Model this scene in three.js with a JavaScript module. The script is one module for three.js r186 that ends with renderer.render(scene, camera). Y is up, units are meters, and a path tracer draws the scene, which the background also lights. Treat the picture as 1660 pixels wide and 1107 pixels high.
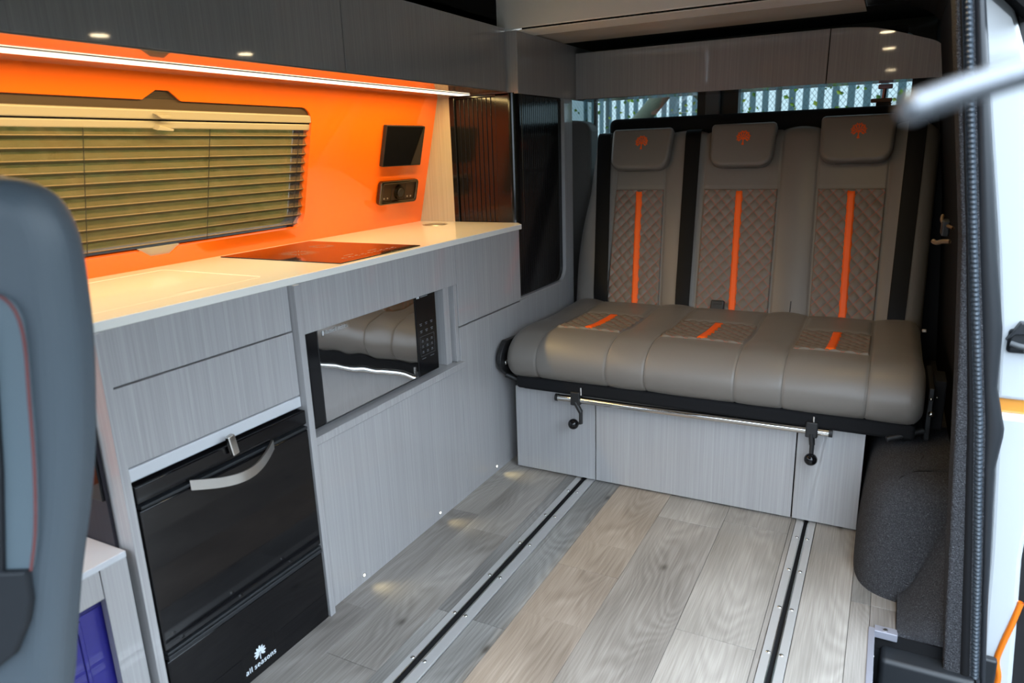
import * as THREE from 'three';
import { RoundedBoxGeometry } from 'three/addons/geometries/RoundedBoxGeometry.js';
import { mergeGeometries } from 'three/addons/utils/BufferGeometryUtils.js';
import { RectAreaLightUniformsLib } from 'three/addons/lights/RectAreaLightUniformsLib.js';
import { ImprovedNoise } from 'three/addons/math/ImprovedNoise.js';

// ---------------------------------------------------------------- camera, sky, exposure
const scene = new THREE.Scene();
const D2R = Math.PI / 180;
const camera = new THREE.PerspectiveCamera(51.363, 1660 / 1107, 0.05, 200);
camera.rotation.order = 'YXZ';
camera.rotation.set(-15.035 * D2R, 28.044 * D2R, -1.912 * D2R);
camera.position.set(0, 1.1, 0);
camera.focus = 2.2;
camera.userData.fStop = 4.0;
scene.background = new THREE.Color().setRGB(0.77, 0.92, 1.08);
scene.backgroundIntensity = 7.9;
const renderer = new THREE.WebGLRenderer();
renderer.toneMapping = THREE.LinearToneMapping;
renderer.toneMappingExposure = 1.0;
renderer.shadowMap.enabled = true;
RectAreaLightUniformsLib.init();
const WARM = new THREE.Color().setRGB(1.0, 0.69, 0.25);
// strip light under the overhead locker (its glowing bars are built with the locker)
const strip = new THREE.RectAreaLight(WARM, 105, 1.92, 0.016);
strip.position.set(-1.362, 1.2905, -1.30);
strip.rotation.set(-Math.PI / 2, 0, Math.PI / 2);
scene.add(strip);

// ---------------------------------------------------------------- helpers
let seedState = 12345;
const rnd = () => { seedState = (seedState + 0x6d2b79f5) | 0; let t = Math.imul(seedState ^ (seedState >>> 15), 1 | seedState); t = (t + Math.imul(t ^ (t >>> 7), 61 | t)) ^ t; return ((t ^ (t >>> 14)) >>> 0) / 4294967296; };
const perlin = new ImprovedNoise();
const nz = (x, y, z = 0) => perlin.noise(x, y, z);
const lerp = (a, b, t) => a + (b - a) * t, clamp = (x, a = 0, b = 1) => Math.min(b, Math.max(a, x));
const sm = (a, b, x) => { const t = clamp((x - a) / (b - a)); return t * t * (3 - 2 * t); };
const counts = {};
function numbered(name) { const n = counts[name] = (counts[name] ?? -1) + 1; return n ? name + '_' + String(n).padStart(3, '0') : name; }
const bases = new Map();
function thing(name, label, category, base = [0, 0, 0], group) {
  const o = new THREE.Group(); o.name = numbered(name); o.position.set(...base); scene.add(o); bases.set(o, base);
  o.userData = { label, category }; if (group) o.userData.group = group;
  return o;
}
function struct(name, geo, mat, label) {            // a piece of the setting
  const o = geo ? new THREE.Mesh(geo, mat) : new THREE.Group();
  o.name = name; o.userData.kind = 'structure'; if (label) o.userData.label = label;
  o.castShadow = o.receiveShadow = true; scene.add(o); bases.set(o, [0, 0, 0]);
  return o;
}
function part(parent, name, geo, mat, label) {      // geometry in world metres; moved into its thing's axes
  const b = bases.get(parent); geo.translate(-b[0], -b[1], -b[2]);
  const m = new THREE.Mesh(geo, mat); m.name = name; m.castShadow = m.receiveShadow = true;
  if (label) m.userData.label = label;
  parent.add(m); bases.set(m, b);
  return m;
}
function boxUV(g) {                                 // uv in metres from the dominant axis of each face
  const p = g.attributes.position, n = g.attributes.normal, uv = new Float32Array(p.count * 2);
  for (let i = 0; i < p.count; i++) {
    const ax = Math.abs(n.getX(i)), ay = Math.abs(n.getY(i)), az = Math.abs(n.getZ(i));
    if (ax >= ay && ax >= az) { uv[2 * i] = p.getZ(i); uv[2 * i + 1] = p.getY(i); }
    else if (ay >= az) { uv[2 * i] = p.getX(i); uv[2 * i + 1] = p.getZ(i); }
    else { uv[2 * i] = p.getX(i); uv[2 * i + 1] = p.getY(i); }
  }
  g.setAttribute('uv', new THREE.BufferAttribute(uv, 2)); return g;
}
function box(x0, x1, y0, y1, z0, z1, r = 0.0015, seg = 2) {
  const w = Math.abs(x1 - x0), h = Math.abs(y1 - y0), d = Math.abs(z1 - z0);
  r = Math.min(r, w / 2.05, h / 2.05, d / 2.05);
  const g = r > 0 ? new RoundedBoxGeometry(w, h, d, seg, r) : new THREE.BoxGeometry(w, h, d).toNonIndexed();
  g.translate((x0 + x1) / 2, (y0 + y1) / 2, (z0 + z1) / 2);
  return boxUV(g);
}
const merge = (list) => mergeGeometries(list.map((g) => { const q = g.index ? g.toNonIndexed() : g; for (const k of Object.keys(q.attributes)) if (!['position', 'normal', 'uv'].includes(k)) q.deleteAttribute(k); return q; }), false);
const V = (x, y, z) => new THREE.Vector3(x, y, z);
function tube(pts, r, seg = 24, rad = 10, closed = false) { return new THREE.TubeGeometry(new THREE.CatmullRomCurve3(pts.map((p) => V(...p)), closed, 'centripetal'), seg, r, rad, closed); }
function bar(a, b, r, rad = 20, r2 = r) {           // closed cylinder between two points
  const A = V(...a), B = V(...b), g = new THREE.CylinderGeometry(r2, r, A.distanceTo(B), rad, 1);
  g.applyQuaternion(new THREE.Quaternion().setFromUnitVectors(V(0, 1, 0), B.clone().sub(A).normalize()));
  g.translate((A.x + B.x) / 2, (A.y + B.y) / 2, (A.z + B.z) / 2); return g;
}
function ball(c, r, sx = 1, sy = 1, sz = 1) { const g = new THREE.SphereGeometry(r, 28, 18); g.scale(sx, sy, sz); g.translate(...c); return g; }
// extrude a 2-D outline: place(u, v, w) gives the point for the outline's (u, v) and the depth w
function prism(shape, depth, o = {}) {
  return new THREE.ExtrudeGeometry(shape, { depth, bevelEnabled: !!o.bevel, bevelSize: o.bevel ?? 0, bevelThickness: o.bevelT ?? o.bevel ?? 0, bevelOffset: -(o.bevel ?? 0), bevelSegments: o.bs ?? 2, curveSegments: o.cs ?? 10 });
}
function frameGeo(g, o, u, v, w) {                  // basis vectors u, v, w at o
  const m = new THREE.Matrix4().makeBasis(V(...u).normalize(), V(...v).normalize(), V(...w).normalize()).setPosition(V(...o));
  g.applyMatrix4(m); return g;
}
function roundRect(x0, y0, x1, y1, r, S = THREE.Shape) {  // r: [bottom left, bottom right, top right, top left]
  const [a, b, c, d] = Array.isArray(r) ? r : [r, r, r, r], s = new S();
  s.moveTo(x0 + a, y0); s.lineTo(x1 - b, y0); s.absarc(x1 - b, y0 + b, b, -Math.PI / 2, 0); s.lineTo(x1, y1 - c);
  s.absarc(x1 - c, y1 - c, c, 0, Math.PI / 2); s.lineTo(x0 + d, y1); s.absarc(x0 + d, y1 - d, d, Math.PI / 2, Math.PI);
  s.lineTo(x0, y0 + a); s.absarc(x0 + a, y0 + a, a, Math.PI, 1.5 * Math.PI); return s;
}
const poly = (pts) => { const s = new THREE.Shape(); pts.forEach((p, i) => (i ? s.lineTo(...p) : s.moveTo(...p))); s.closePath(); return s; };
// outlines in the x-y plane run along z from z1 (near) back to z0; outlines in z-y run along x
const alongZ = (shape, z0, z1, o) => boxUV(prism(shape, z1 - z0, o).translate(0, 0, z0));
function alongX(shape, x0, x1, o = {}) {            // outline (u = z, v = y)
  const g = prism(shape, x1 - x0 - 2 * (o.bevel ?? 0), o); g.translate(0, 0, o.bevel ?? 0);
  frameGeo(g, [x1, 0, 0], [0, 0, 1], [0, 1, 0], [-1, 0, 0]); return boxUV(g);
}
// grid surface f(i, j) -> [x, y, z] with uv
function grid(nu, nv, f, uvf) {
  const pos = [], uv = [], idx = [];
  for (let j = 0; j <= nv; j++) for (let i = 0; i <= nu; i++) { pos.push(...f(i / nu, j / nv)); uv.push(...(uvf ? uvf(i / nu, j / nv) : [i / nu, j / nv])); }
  for (let j = 0; j < nv; j++) for (let i = 0; i < nu; i++) { const a = j * (nu + 1) + i, b = a + 1, c = a + nu + 1, d = c + 1; idx.push(a, b, d, a, d, c); }
  const g = new THREE.BufferGeometry();
  g.setAttribute('position', new THREE.Float32BufferAttribute(pos, 3)); g.setAttribute('uv', new THREE.Float32BufferAttribute(uv, 2)); g.setIndex(idx);
  g.computeVertexNormals(); return g;
}
// ---------------------------------------------------------------- textures
const s2l = (c) => (c <= 0.04045 ? c / 12.92 : ((c + 0.055) / 1.055) ** 2.4);
const RGB = (r, g, b) => new THREE.Color().setRGB(s2l(r / 255), s2l(g / 255), s2l(b / 255));
function dataTex(w, h, f, srgb = true, rx = 1, ry = 1) {
  const d = new Uint8Array(w * h * 4);
  for (let y = 0; y < h; y++) for (let x = 0; x < w; x++) { const c = f(x / w, y / h, x, y), o = (y * w + x) * 4; d[o] = clamp(c[0], 0, 255); d[o + 1] = clamp(c[1], 0, 255); d[o + 2] = clamp(c[2], 0, 255); d[o + 3] = 255; }
  const t = new THREE.DataTexture(d, w, h); t.magFilter = THREE.LinearFilter; t.minFilter = THREE.LinearMipmapLinearFilter; t.wrapS = t.wrapT = THREE.RepeatWrapping;
  if (srgb) t.colorSpace = THREE.SRGBColorSpace; t.repeat.set(rx, ry); t.needsUpdate = true; return t;
}
// vertical-grain laminate: one tile is 0.48 m wide, 1.2 m tall
const laminateTex = (() => {
  const W = 1024, fine = new Float32Array(W), mid = new Float32Array(W);
  for (let i = 0; i < W; i++) fine[i] = rnd() - 0.5;
  for (let i = 0; i < W; i++) mid[i] = (fine[i] + fine[(i + 1) % W] + fine[(i + 2) % W] + fine[(i + 3) % W]) / 2;
  return dataTex(W, 256, (u, v, x) => {
    const a = u * Math.PI * 2, c = Math.cos(a), s = Math.sin(a);
    const slow = nz(c * 9, s * 9, Math.sin(v * 6.283) * 0.5 + 3), band = nz(c * 28, s * 28, Math.cos(v * 6.283) * 0.8), drift = nz(c * 60, s * 60, Math.sin(v * 6.283) * 2.2 + 8);
    const k = 6 * slow + 6 * band + 6 * drift + 8 * fine[x] * (0.6 + drift) + 7 * mid[x] * (0.5 + band);
    return [162 + k, 160.5 + k, 161 + k];
  }, true, 1 / 0.48, 1 / 1.2);
})();
const leatherBump = dataTex(256, 256, (u, v) => { const n = 128 + 60 * nz(u * 40, v * 40, 1) + 50 * nz(u * 90, v * 90, 4); return [n, n, n]; }, false, 8, 8);
const carpetTex = dataTex(512, 512, () => { const k = 50 + 56 * rnd() * rnd() + (rnd() < 0.04 ? 40 : 0); return [k, k, k * 1.04]; }, true, 1 / 0.55, 1 / 0.55);
const carpetBump = dataTex(512, 512, () => { const k = 255 * rnd(); return [k, k, k]; }, false, 1 / 0.55, 1 / 0.55);
// oak-look vinyl: a tile is 0.185 m wide, 1.3 m long
function plankTex(seed, tone, contrast) {
  return dataTex(256, 1024, (u, v) => {
    const y = v * 1.3 * 5, x = u * 0.185 * 5;
    const cx = 0.5 + 0.35 * nz(v * 3, seed), w = nz(x * 1.8, y * 0.4, seed) * 0.8 + 0.14 * nz(x * 5, y * 1.4, seed + 4);
    const arch = Math.abs(u - cx) * 2.6, rings = Math.sin((arch * arch * 3.2 + y * 1.4 + w * 5) * 7.5);
    const fibre = nz(u * 70, v * 9, seed + 9), fib2 = nz(u * 120, v * 20, seed + 2), cloud = nz(x * 1.6, y * 0.8, seed + 20);
    const inArch = sm(0.9, 0.25, arch * (0.8 + 0.6 * nz(v * 4, seed + 7)));
    let k = contrast * (rings * (0.2 + 0.8 * inArch) * 6 + fibre * 16 + fib2 * 10 + cloud * 26);
    const kd = Math.hypot((u - 0.3 - 0.4 * ((seed * 0.37) % 1)) * 0.185, (v - 0.35) * 1.3 * 0.55); k -= 46 * Math.exp(-kd * kd * 16000);
    return [tone[0] + k, tone[1] + k, tone[2] + k];
  });
}
const plankTexes = [plankTex(1.3, [137, 131, 125], 1), plankTex(5.7, [148, 142, 135], 0.9), plankTex(9.1, [150, 139, 128], 0.95), plankTex(14.4, [126, 123, 119], 1.1)];
// ---------------------------------------------------------------- materials
const M = {};
const std = (o) => new THREE.MeshPhysicalMaterial(o);
M.laminate = std({ map: laminateTex, roughness: 0.32, clearcoat: 1, clearcoatRoughness: 0.04, specularIntensity: 0.5 });
M.shadedEndPanel = std({ map: laminateTex, color: RGB(74, 72, 80), roughness: 0.4, specularIntensity: 0.3 });  // grey laminate darkened in colour to stand for shade on the end
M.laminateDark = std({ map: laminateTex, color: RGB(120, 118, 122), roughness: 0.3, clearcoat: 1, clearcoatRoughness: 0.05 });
M.woodLight = std({ map: laminateTex, color: new THREE.Color().setRGB(1.15, 1.02, 0.8), roughness: 0.45, clearcoat: 0.4, clearcoatRoughness: 0.15 });
M.worktop = std({ color: RGB(238, 236, 228), roughness: 0.22, clearcoat: 0.6, clearcoatRoughness: 0.08 });
M.whiteEdge = std({ color: RGB(194, 196, 200), roughness: 0.35 });
M.orange = std({ color: new THREE.Color().setRGB(0.98, 0.155, 0.003), roughness: 0.35, clearcoat: 0.8, clearcoatRoughness: 0.04 });
M.blackGlass = std({ color: new THREE.Color().setRGB(0.005, 0.005, 0.006), roughness: 0.05, specularIntensity: 0.75 });
M.black = std({ color: new THREE.Color().setRGB(0.012, 0.012, 0.013), roughness: 0.5 });
M.blackMatte = std({ color: new THREE.Color().setRGB(0.012, 0.012, 0.013), roughness: 0.9, specularIntensity: 0.2 });
M.blackGloss = std({ color: new THREE.Color().setRGB(0.006, 0.006, 0.007), roughness: 0.12, specularIntensity: 0.7 });
M.tambour = std({ color: new THREE.Color().setRGB(0.006, 0.006, 0.007), roughness: 0.12, specularIntensity: 0.7 });
M.rubber = std({ color: new THREE.Color().setRGB(0.018, 0.02, 0.024), roughness: 0.42 });
M.plastic = std({ color: new THREE.Color().setRGB(0.015, 0.017, 0.02), roughness: 0.48 });
M.hook = std({ color: RGB(104, 84, 62), roughness: 0.45 });
M.softMetal = std({ color: new THREE.Color().setRGB(0.20, 0.21, 0.23), metalness: 0.8, roughness: 0.45 });
M.chrome = std({ color: new THREE.Color().setRGB(0.72, 0.71, 0.69), metalness: 1, roughness: 0.14 });
M.brushed = std({ color: new THREE.Color().setRGB(0.6, 0.58, 0.55), metalness: 1, roughness: 0.3 });
M.aluminium = std({ color: new THREE.Color().setRGB(0.55, 0.54, 0.53), metalness: 0.45, roughness: 0.36 });
M.trimGrey = std({ color: RGB(150, 150, 160), metalness: 0.3, roughness: 0.4 });
M.gunmetal = std({ color: new THREE.Color().setRGB(0.10, 0.08, 0.06), metalness: 1, roughness: 0.22 });
M.mirror = std({ color: new THREE.Color().setRGB(0.6, 0.6, 0.6), metalness: 1, roughness: 0.03 });
M.leather = std({ color: RGB(116, 110, 104), roughness: 0.42, bumpMap: leatherBump, bumpScale: 0.00025, sheen: 0.15, sheenColor: new THREE.Color(0.6, 0.6, 0.6), sheenRoughness: 0.5 });
M.leatherFront = std({ color: RGB(72, 82, 90), roughness: 0.5, bumpMap: leatherBump, bumpScale: 0.0002 });
M.leatherLight = std({ color: RGB(88, 102, 110), roughness: 0.5 });
M.orangeLeather = std({ color: new THREE.Color().setRGB(1.0, 0.125, 0.003), roughness: 0.5 });
M.thread = std({ color: new THREE.Color().setRGB(0.8, 0.10, 0.02), roughness: 0.7 });
M.redThread = std({ color: RGB(104, 58, 58), roughness: 0.8 });
M.webbing = std({ color: new THREE.Color().setRGB(0.004, 0.004, 0.0045), roughness: 0.55, specularIntensity: 0.35 });
M.carpet = std({ map: carpetTex, roughness: 1, bumpMap: carpetBump, bumpScale: 0.003, specularIntensity: 0.1 });
M.headliner = std({ color: new THREE.Color().setRGB(0.014, 0.014, 0.014), roughness: 1, specularIntensity: 0.1 });
M.roofWhite = std({ color: RGB(236, 232, 224), roughness: 0.4 });
M.roofCream = std({ color: RGB(206, 190, 170), roughness: 0.25, clearcoat: 0.4 });
M.cream = std({ color: RGB(170, 160, 142), roughness: 0.4 });
M.grommet = std({ color: RGB(150, 146, 138), metalness: 0.6, roughness: 0.3 });
M.paint = std({ color: RGB(196, 200, 203), roughness: 0.3, clearcoat: 1, clearcoatRoughness: 0.04 });
M.glass = std({ color: 0xffffff, transmission: 1, thickness: 0, roughness: 0, ior: 1.45 });
M.privacyGlass = std({ color: new THREE.Color().setRGB(0.098, 0.122, 0.12), transmission: 1, thickness: 0, roughness: 0, ior: 1.45 });
M.sideGlass = std({ color: new THREE.Color().setRGB(0.42, 0.42, 0.38), transmission: 1, thickness: 0, roughness: 0, ior: 1.45 });
M.tintGlass = std({ color: RGB(150, 160, 162), transmission: 1, thickness: 0, roughness: 0, ior: 1.45 });
M.amber = std({ color: RGB(226, 150, 60), roughness: 0.25, clearcoat: 1 });  // colour of the orange reflection painted on the door ledge
M.greyPlastic = std({ color: RGB(92, 88, 84), roughness: 0.7 });
M.greyPost = std({ color: RGB(90, 92, 94), roughness: 0.6 });
const printMat = (w, h, draw, o = {}) => {       // flat printing on a transparent ground
  const c = document.createElement('canvas'); c.width = w; c.height = h; const g = c.getContext('2d'); g.clearRect(0, 0, w, h); draw(g, w, h);
  const t = new THREE.CanvasTexture(c); t.colorSpace = THREE.SRGBColorSpace;
  return std({ map: t, transparent: true, roughness: 0.4, ...o });
};
// ================================================================ SETTING: floor
const floor = struct('floor', box(-1.66, 0.055, -0.05, -0.006, -3.15, 0.9, 0), std({ color: RGB(70, 66, 62), roughness: 0.9 }), 'grey oak-look plank floor');
{
  const cols = [[-1.62, -1.237, [-2.0]], [-1.237, -1.055, [-1.72, -0.62]], [-1.055, -0.91, [-2.35, -1.02]], [-0.91, -0.72, [-1.265]], [-0.72, -0.545, [-1.575, -0.55]], [-0.545, -0.357, [-1.94, -0.72]], [-0.357, -0.175, [-1.99, -1.44]], [-0.175, 0.004, [-0.62]], [0.004, 0.048, [-1.725, -0.7]]];
  const pick = { '4,0': 2, '4,1': 2, '4,2': 1, '5,1': 0, '6,1': 1, '6,2': 1, '6,0': 1, '3,0': 3, '3,1': 3, '7,0': 1, '7,1': 1, '2,1': 0, '5,0': 1 };
  const tints = [[1, 1, 1], [1.05, 1.05, 1.05], [0.93, 0.93, 0.94], [1.0, 0.98, 0.96]];
  const mats = [];
  for (let t = 0; t < 4; t++) for (let k = 0; k < 4; k++) mats.push(std({ map: plankTexes[t], color: new THREE.Color().setRGB(...tints[k]), roughness: 0.36, specularIntensity: 0.5 }));
  const plank = (x0, x1, z0, z1, ci, k) => {
    const g = box(x0 + 0.0005, x1 - 0.0005, -0.0062, 0, z0 + 0.0005, z1 - 0.0005, 0.0007, 1), p = g.attributes.position, uv = g.attributes.uv, ox = rnd(), oz = rnd();
    for (let i = 0; i < p.count; i++) uv.setXY(i, (p.getX(i) - x0) / 0.19 * 0.98 + 0.01, p.getZ(i) / 1.3 + oz);
    part(floor, 'plank', g, mats[(pick[ci + ',' + k] ?? Math.floor(rnd() * 4)) * 4 + Math.floor(rnd() * 3)]);
  };
  // the planks are cut round the two rails let into the floor
  const rails = [[-0.876, -0.808], [-0.163, -0.107]];
  cols.forEach(([x0, x1, joints], ci) => {
    const ends = [-3.1, ...joints, 0.7];
    for (let k = 0; k + 1 < ends.length; k++) {
      const r = rails.find(([a, b]) => a > x0 && b < x1), z0 = ends[k], z1 = ends[k + 1];
      if (r) { plank(x0, r[0], z0, z1, ci, k); plank(r[1], x1, z0, z1, ci, k); } else plank(x0, x1, z0, z1, ci, k);
    }
  });
  plank(0.048, 0.235, -3.1, -1.725, 8, 0); plank(0.048, 0.1035, -1.725, -1.636, 8, 1);
  part(floor, 'subfloor', box(0.056, 0.26, -0.05, -0.0065, -3.15, -1.632, 0), M.blackMatte);
}
function floorRail(x0, x1, slotA, slotB, label) {
  const t = thing('floor_rail', label, 'rail', [(x0 + x1) / 2, 0, -1.4], 'aluminium rails in the floor');
  const z0 = -2.62, z1 = 0.6;
  part(t, 'channel_bed', box(x0 + 0.002, x1 - 0.002, -0.0058, -0.003, z0, z1, 0), M.blackMatte, 'dark bottom of the slot');
  part(t, 'flange', box(x0, slotA, -0.004, 0.0022, z0, z1, 0.001), M.aluminium);
  part(t, 'flange', box(slotB, x1, -0.004, 0.0022, z0, z1, 0.001), M.aluminium);
  part(t, 'lip', box(slotA, slotA + 0.003, -0.004, 0.0034, z0, z1, 0.0008), M.chrome);
  part(t, 'lip', box(slotB - 0.003, slotB, -0.004, 0.0034, z0, z1, 0.0008), M.chrome);
  for (let z = -1.98; z < -0.7; z += 0.178) for (const x of [slotA - 0.006, slotB + 0.006]) part(t, 'bolt', ball([x, 0.002, z], 0.0052, 1, 0.55, 1), M.chrome);
  return t;
}
floorRail(-0.875, -0.81, -0.856, -0.836, 'long slotted aluminium floor rail nearer the kitchen units');
floorRail(-0.162, -0.108, -0.143, -0.127, 'long slotted aluminium floor rail running beside the carpeted wheel arch');

// ================================================================ SETTING: left wall (orange, leaning), window
// the wall leans inwards: x = -1.605 at y 0.847, -1.495 at y 1.297
const WL = (y) => -1.605 + (y - 0.847) * 0.2444;
const wallN = V(0.45, -0.11, 0).normalize(), wallUp = V(0.11, 0.45, 0).normalize();
const wallPt = (y, z, out = 0) => [WL(y) + wallN.x * out, y + wallN.y * out, z];
const vOf = (y) => (y - 0.847) / wallUp.y;       // distance up the leaning wall from the worktop
// outlines on the wall: u = -z, v = vOf(y), extruded out of the wall
function wallPrism(shape, depth, front, o) {        // the face nearest the room lies 'front' off the wall
  const b = o?.bevelT ?? o?.bevel ?? 0, g = prism(shape, Math.max(0.0004, depth - 2 * b), o);
  g.translate(0, 0, b + front - depth);
  return boxUV(frameGeo(g, wallPt(0.847, 0), [0, 0, -1], wallUp.toArray(), wallN.toArray()));
}
const wz0 = 0.66, wz1 = 1.653, wv0 = vOf(0.893), wv1 = vOf(1.238);
{
  const s = poly([[0.25, vOf(0.02)], [2.31, vOf(0.02)], [2.31, vOf(1.42)], [0.25, vOf(1.42)]]);
  const hp = new THREE.Path(), bv = vOf(1.2595), nv = vOf(0.8765);
  hp.moveTo(wz0 + 0.03, wv0); hp.lineTo(1.104, wv0); hp.lineTo(1.131, nv); hp.lineTo(1.184, nv); hp.lineTo(1.208, wv0); hp.lineTo(wz1 - 0.04, wv0 + 0.002); hp.absarc(wz1 - 0.045, wv0 + 0.045, 0.045, -Math.PI / 2, 0); hp.lineTo(wz1, wv1 - 0.04);
  hp.absarc(wz1 - 0.045, wv1 - 0.045, 0.045, 0, Math.PI / 2); hp.lineTo(1.209, wv1); hp.lineTo(1.176, bv); hp.lineTo(1.141, bv); hp.lineTo(1.107, wv1); hp.lineTo(wz0 + 0.03, wv1); hp.absarc(wz0 + 0.03, wv1 - 0.03, 0.03, Math.PI / 2, Math.PI); hp.lineTo(wz0, wv0 + 0.03); hp.absarc(wz0 + 0.03, wv0 + 0.03, 0.03, Math.PI, 1.5 * Math.PI);
  s.holes.push(hp);
  const wall = struct('wall_left', wallPrism(s, 0.028, 0, { cs: 14 }), M.orange, 'glossy orange wall panel leaning inwards above the worktop');
  // outer skin of the vehicle behind it
  const sk = poly([[0.25, vOf(-0.3)], [3.2, vOf(-0.3)], [3.2, vOf(1.55)], [0.25, vOf(1.55)]]);
  sk.holes.push(roundRect(wz0 - 0.02, wv0 - 0.02, wz1 + 0.02, wv1 + 0.025, 0.04, THREE.Path));
  sk.holes.push(roundRect(2.9, vOf(1.2), 3.12, vOf(1.45), 0.03, THREE.Path));
  part(wall, 'outer_skin', wallPrism(sk, 0.02, -0.07), M.paint);
}
const win = struct('window_1', null, null, 'side window with rounded corners in the orange wall');
{
  const ring = roundRect(wz0 - 0.03, wv0 - 0.03, wz1 + 0.03, wv1 + 0.035, 0.05);
  ring.holes.push(roundRect(wz0 - 0.004, wv0 - 0.004, wz1 + 0.004, wv1 + 0.002, [0.028, 0.045, 0.045, 0.028], THREE.Path));
  part(win, 'window_frame', wallPrism(ring, 0.042, -0.0285), M.black);
  part(win, 'pane', grid(1, 1, (a, b) => wallPt(lerp(0.885, 1.25, b), -lerp(wz0 - 0.015, wz1 + 0.015, a), -0.058)), M.sideGlass);
}
// ================================================================ pleated blind in the window
{
  const t = thing('pleated_blind', 'pleated see-through window blind with two cream bars across its top', 'blind', wallPt(0.893, -1.157));
  const brown = std({ color: RGB(74, 58, 42), roughness: 0.7 });
  const hood = poly([[wz0, vOf(1.2135)], [wz1 + 0.004, vOf(1.2135)], [wz1 + 0.004, vOf(1.245)], [1.214, vOf(1.245)], [1.18, vOf(1.263)], [1.137, vOf(1.263)], [1.104, vOf(1.245)], [wz0, vOf(1.245)]]);
  part(t, 'top_hood', wallPrism(hood, 0.008, -0.008, {}), brown, 'brown hood with a raised catch in its middle');
  for (let k = 0; k < 5; k++) part(t, 'hood_rib', wallPrism(roundRect(1.118 + k * 0.004, vOf(1.2400 + k * 0.0036), 1.199 - k * 0.004, vOf(1.2414 + k * 0.0036), 0.0005), 0.002, -0.0072), M.black);
  part(t, 'head_bar', wallPrism(roundRect(wz0 + 0.002, vOf(1.1955), wz1 + 0.003, vOf(1.2165), 0.003), 0.016, -0.002, { bevel: 0.003 }), M.cream, 'upper cream bar');
  const lower = part(t, 'pull_bar', wallPrism(roundRect(wz0 + 0.002, vOf(1.1745), wz1 + 0.003, vOf(1.1915), 0.003), 0.014, -0.007, { bevel: 0.003 }), M.cream, 'lower cream bar with finger grips');
  part(lower, 'grip', wallPrism(poly([[1.135, vOf(1.2085)], [1.175, vOf(1.2065)], [1.172, vOf(1.200)], [1.150, vOf(1.200)]]), 0.012, 0.010, { bevel: 0.001 }), M.cream);
  part(lower, 'grip', wallPrism(poly([[1.145, vOf(1.184)], [1.183, vOf(1.1765)], [1.182, vOf(1.172)], [1.140, vOf(1.174)]]), 0.020, 0.010, { bevel: 0.001 }), M.cream);
  part(t, 'gap_shadow', wallPrism(roundRect(wz0, vOf(1.1895), wz1 + 0.003, vOf(1.198), 0.001), 0.006, -0.0085), M.blackMatte, 'dark gap between the bars');
  // pleats: zigzag folds of a see-through fabric, each fold a piece of its own
  const sheerLit = std({ color: RGB(98, 80, 50), roughness: 0.9, transparent: true, opacity: 0.62, side: THREE.DoubleSide });  // faces turned up, strip light painted into the fabric colour
  const sheerShaded = std({ color: RGB(52, 44, 34), roughness: 0.9, transparent: true, opacity: 0.88, side: THREE.DoubleSide });  // same fabric turned down, shade painted in as a darker colour
  const fold = std({ color: RGB(150, 128, 96), roughness: 0.8 });  // crease highlight painted as a paler line
  const n = 11, ytop = 1.1745, ybot = 0.8945, h = (ytop - ybot) / n;
  for (let k = 0; k < n; k++) {
    const ya = ytop - k * h, yb = ya - h * 0.62, yc = ya - h;
    const strip2 = (y0, d0, y1, d1) => grid(8, 1, (a, b) => wallPt(lerp(y0, y1, b), -lerp(wz0 - 0.002, wz1 + 0.002, a), lerp(d0, d1, b) + 0.0012 * nz(a * 6, k * 3.1)));
    const p = part(t, 'pleat', strip2(ya, -0.024, yb, -0.014), sheerLit);
    part(p, 'lower_fold', strip2(yb, -0.014, yc, -0.024), sheerShaded);
    part(p, 'crease', wallPrism(roundRect(wz0, vOf(yb) - 0.0009, wz1, vOf(yb) + 0.0009, 0.0006), 0.0014, -0.0124), fold);
  }
  for (const z of [0.74, 0.976, 1.304, 1.618]) part(t, 'cord', bar(wallPt(1.18, -z, -0.0115), wallPt(0.896, -z, -0.0115), 0.0009, 6), M.black);
  part(t, 'bottom_rail', wallPrism(roundRect(wz0 + 0.004, vOf(0.890), wz1 - 0.004, vOf(0.8965), 0.001), 0.010, -0.014), M.gunmetal);
  part(t, 'catch_plate', wallPrism(poly([[1.098, vOf(0.8965)], [1.214, vOf(0.8965)], [1.188, vOf(0.874)], [1.128, vOf(0.874)]]), 0.006, -0.006, {}), M.cream, 'cream catch notch below the blind');
}
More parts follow.
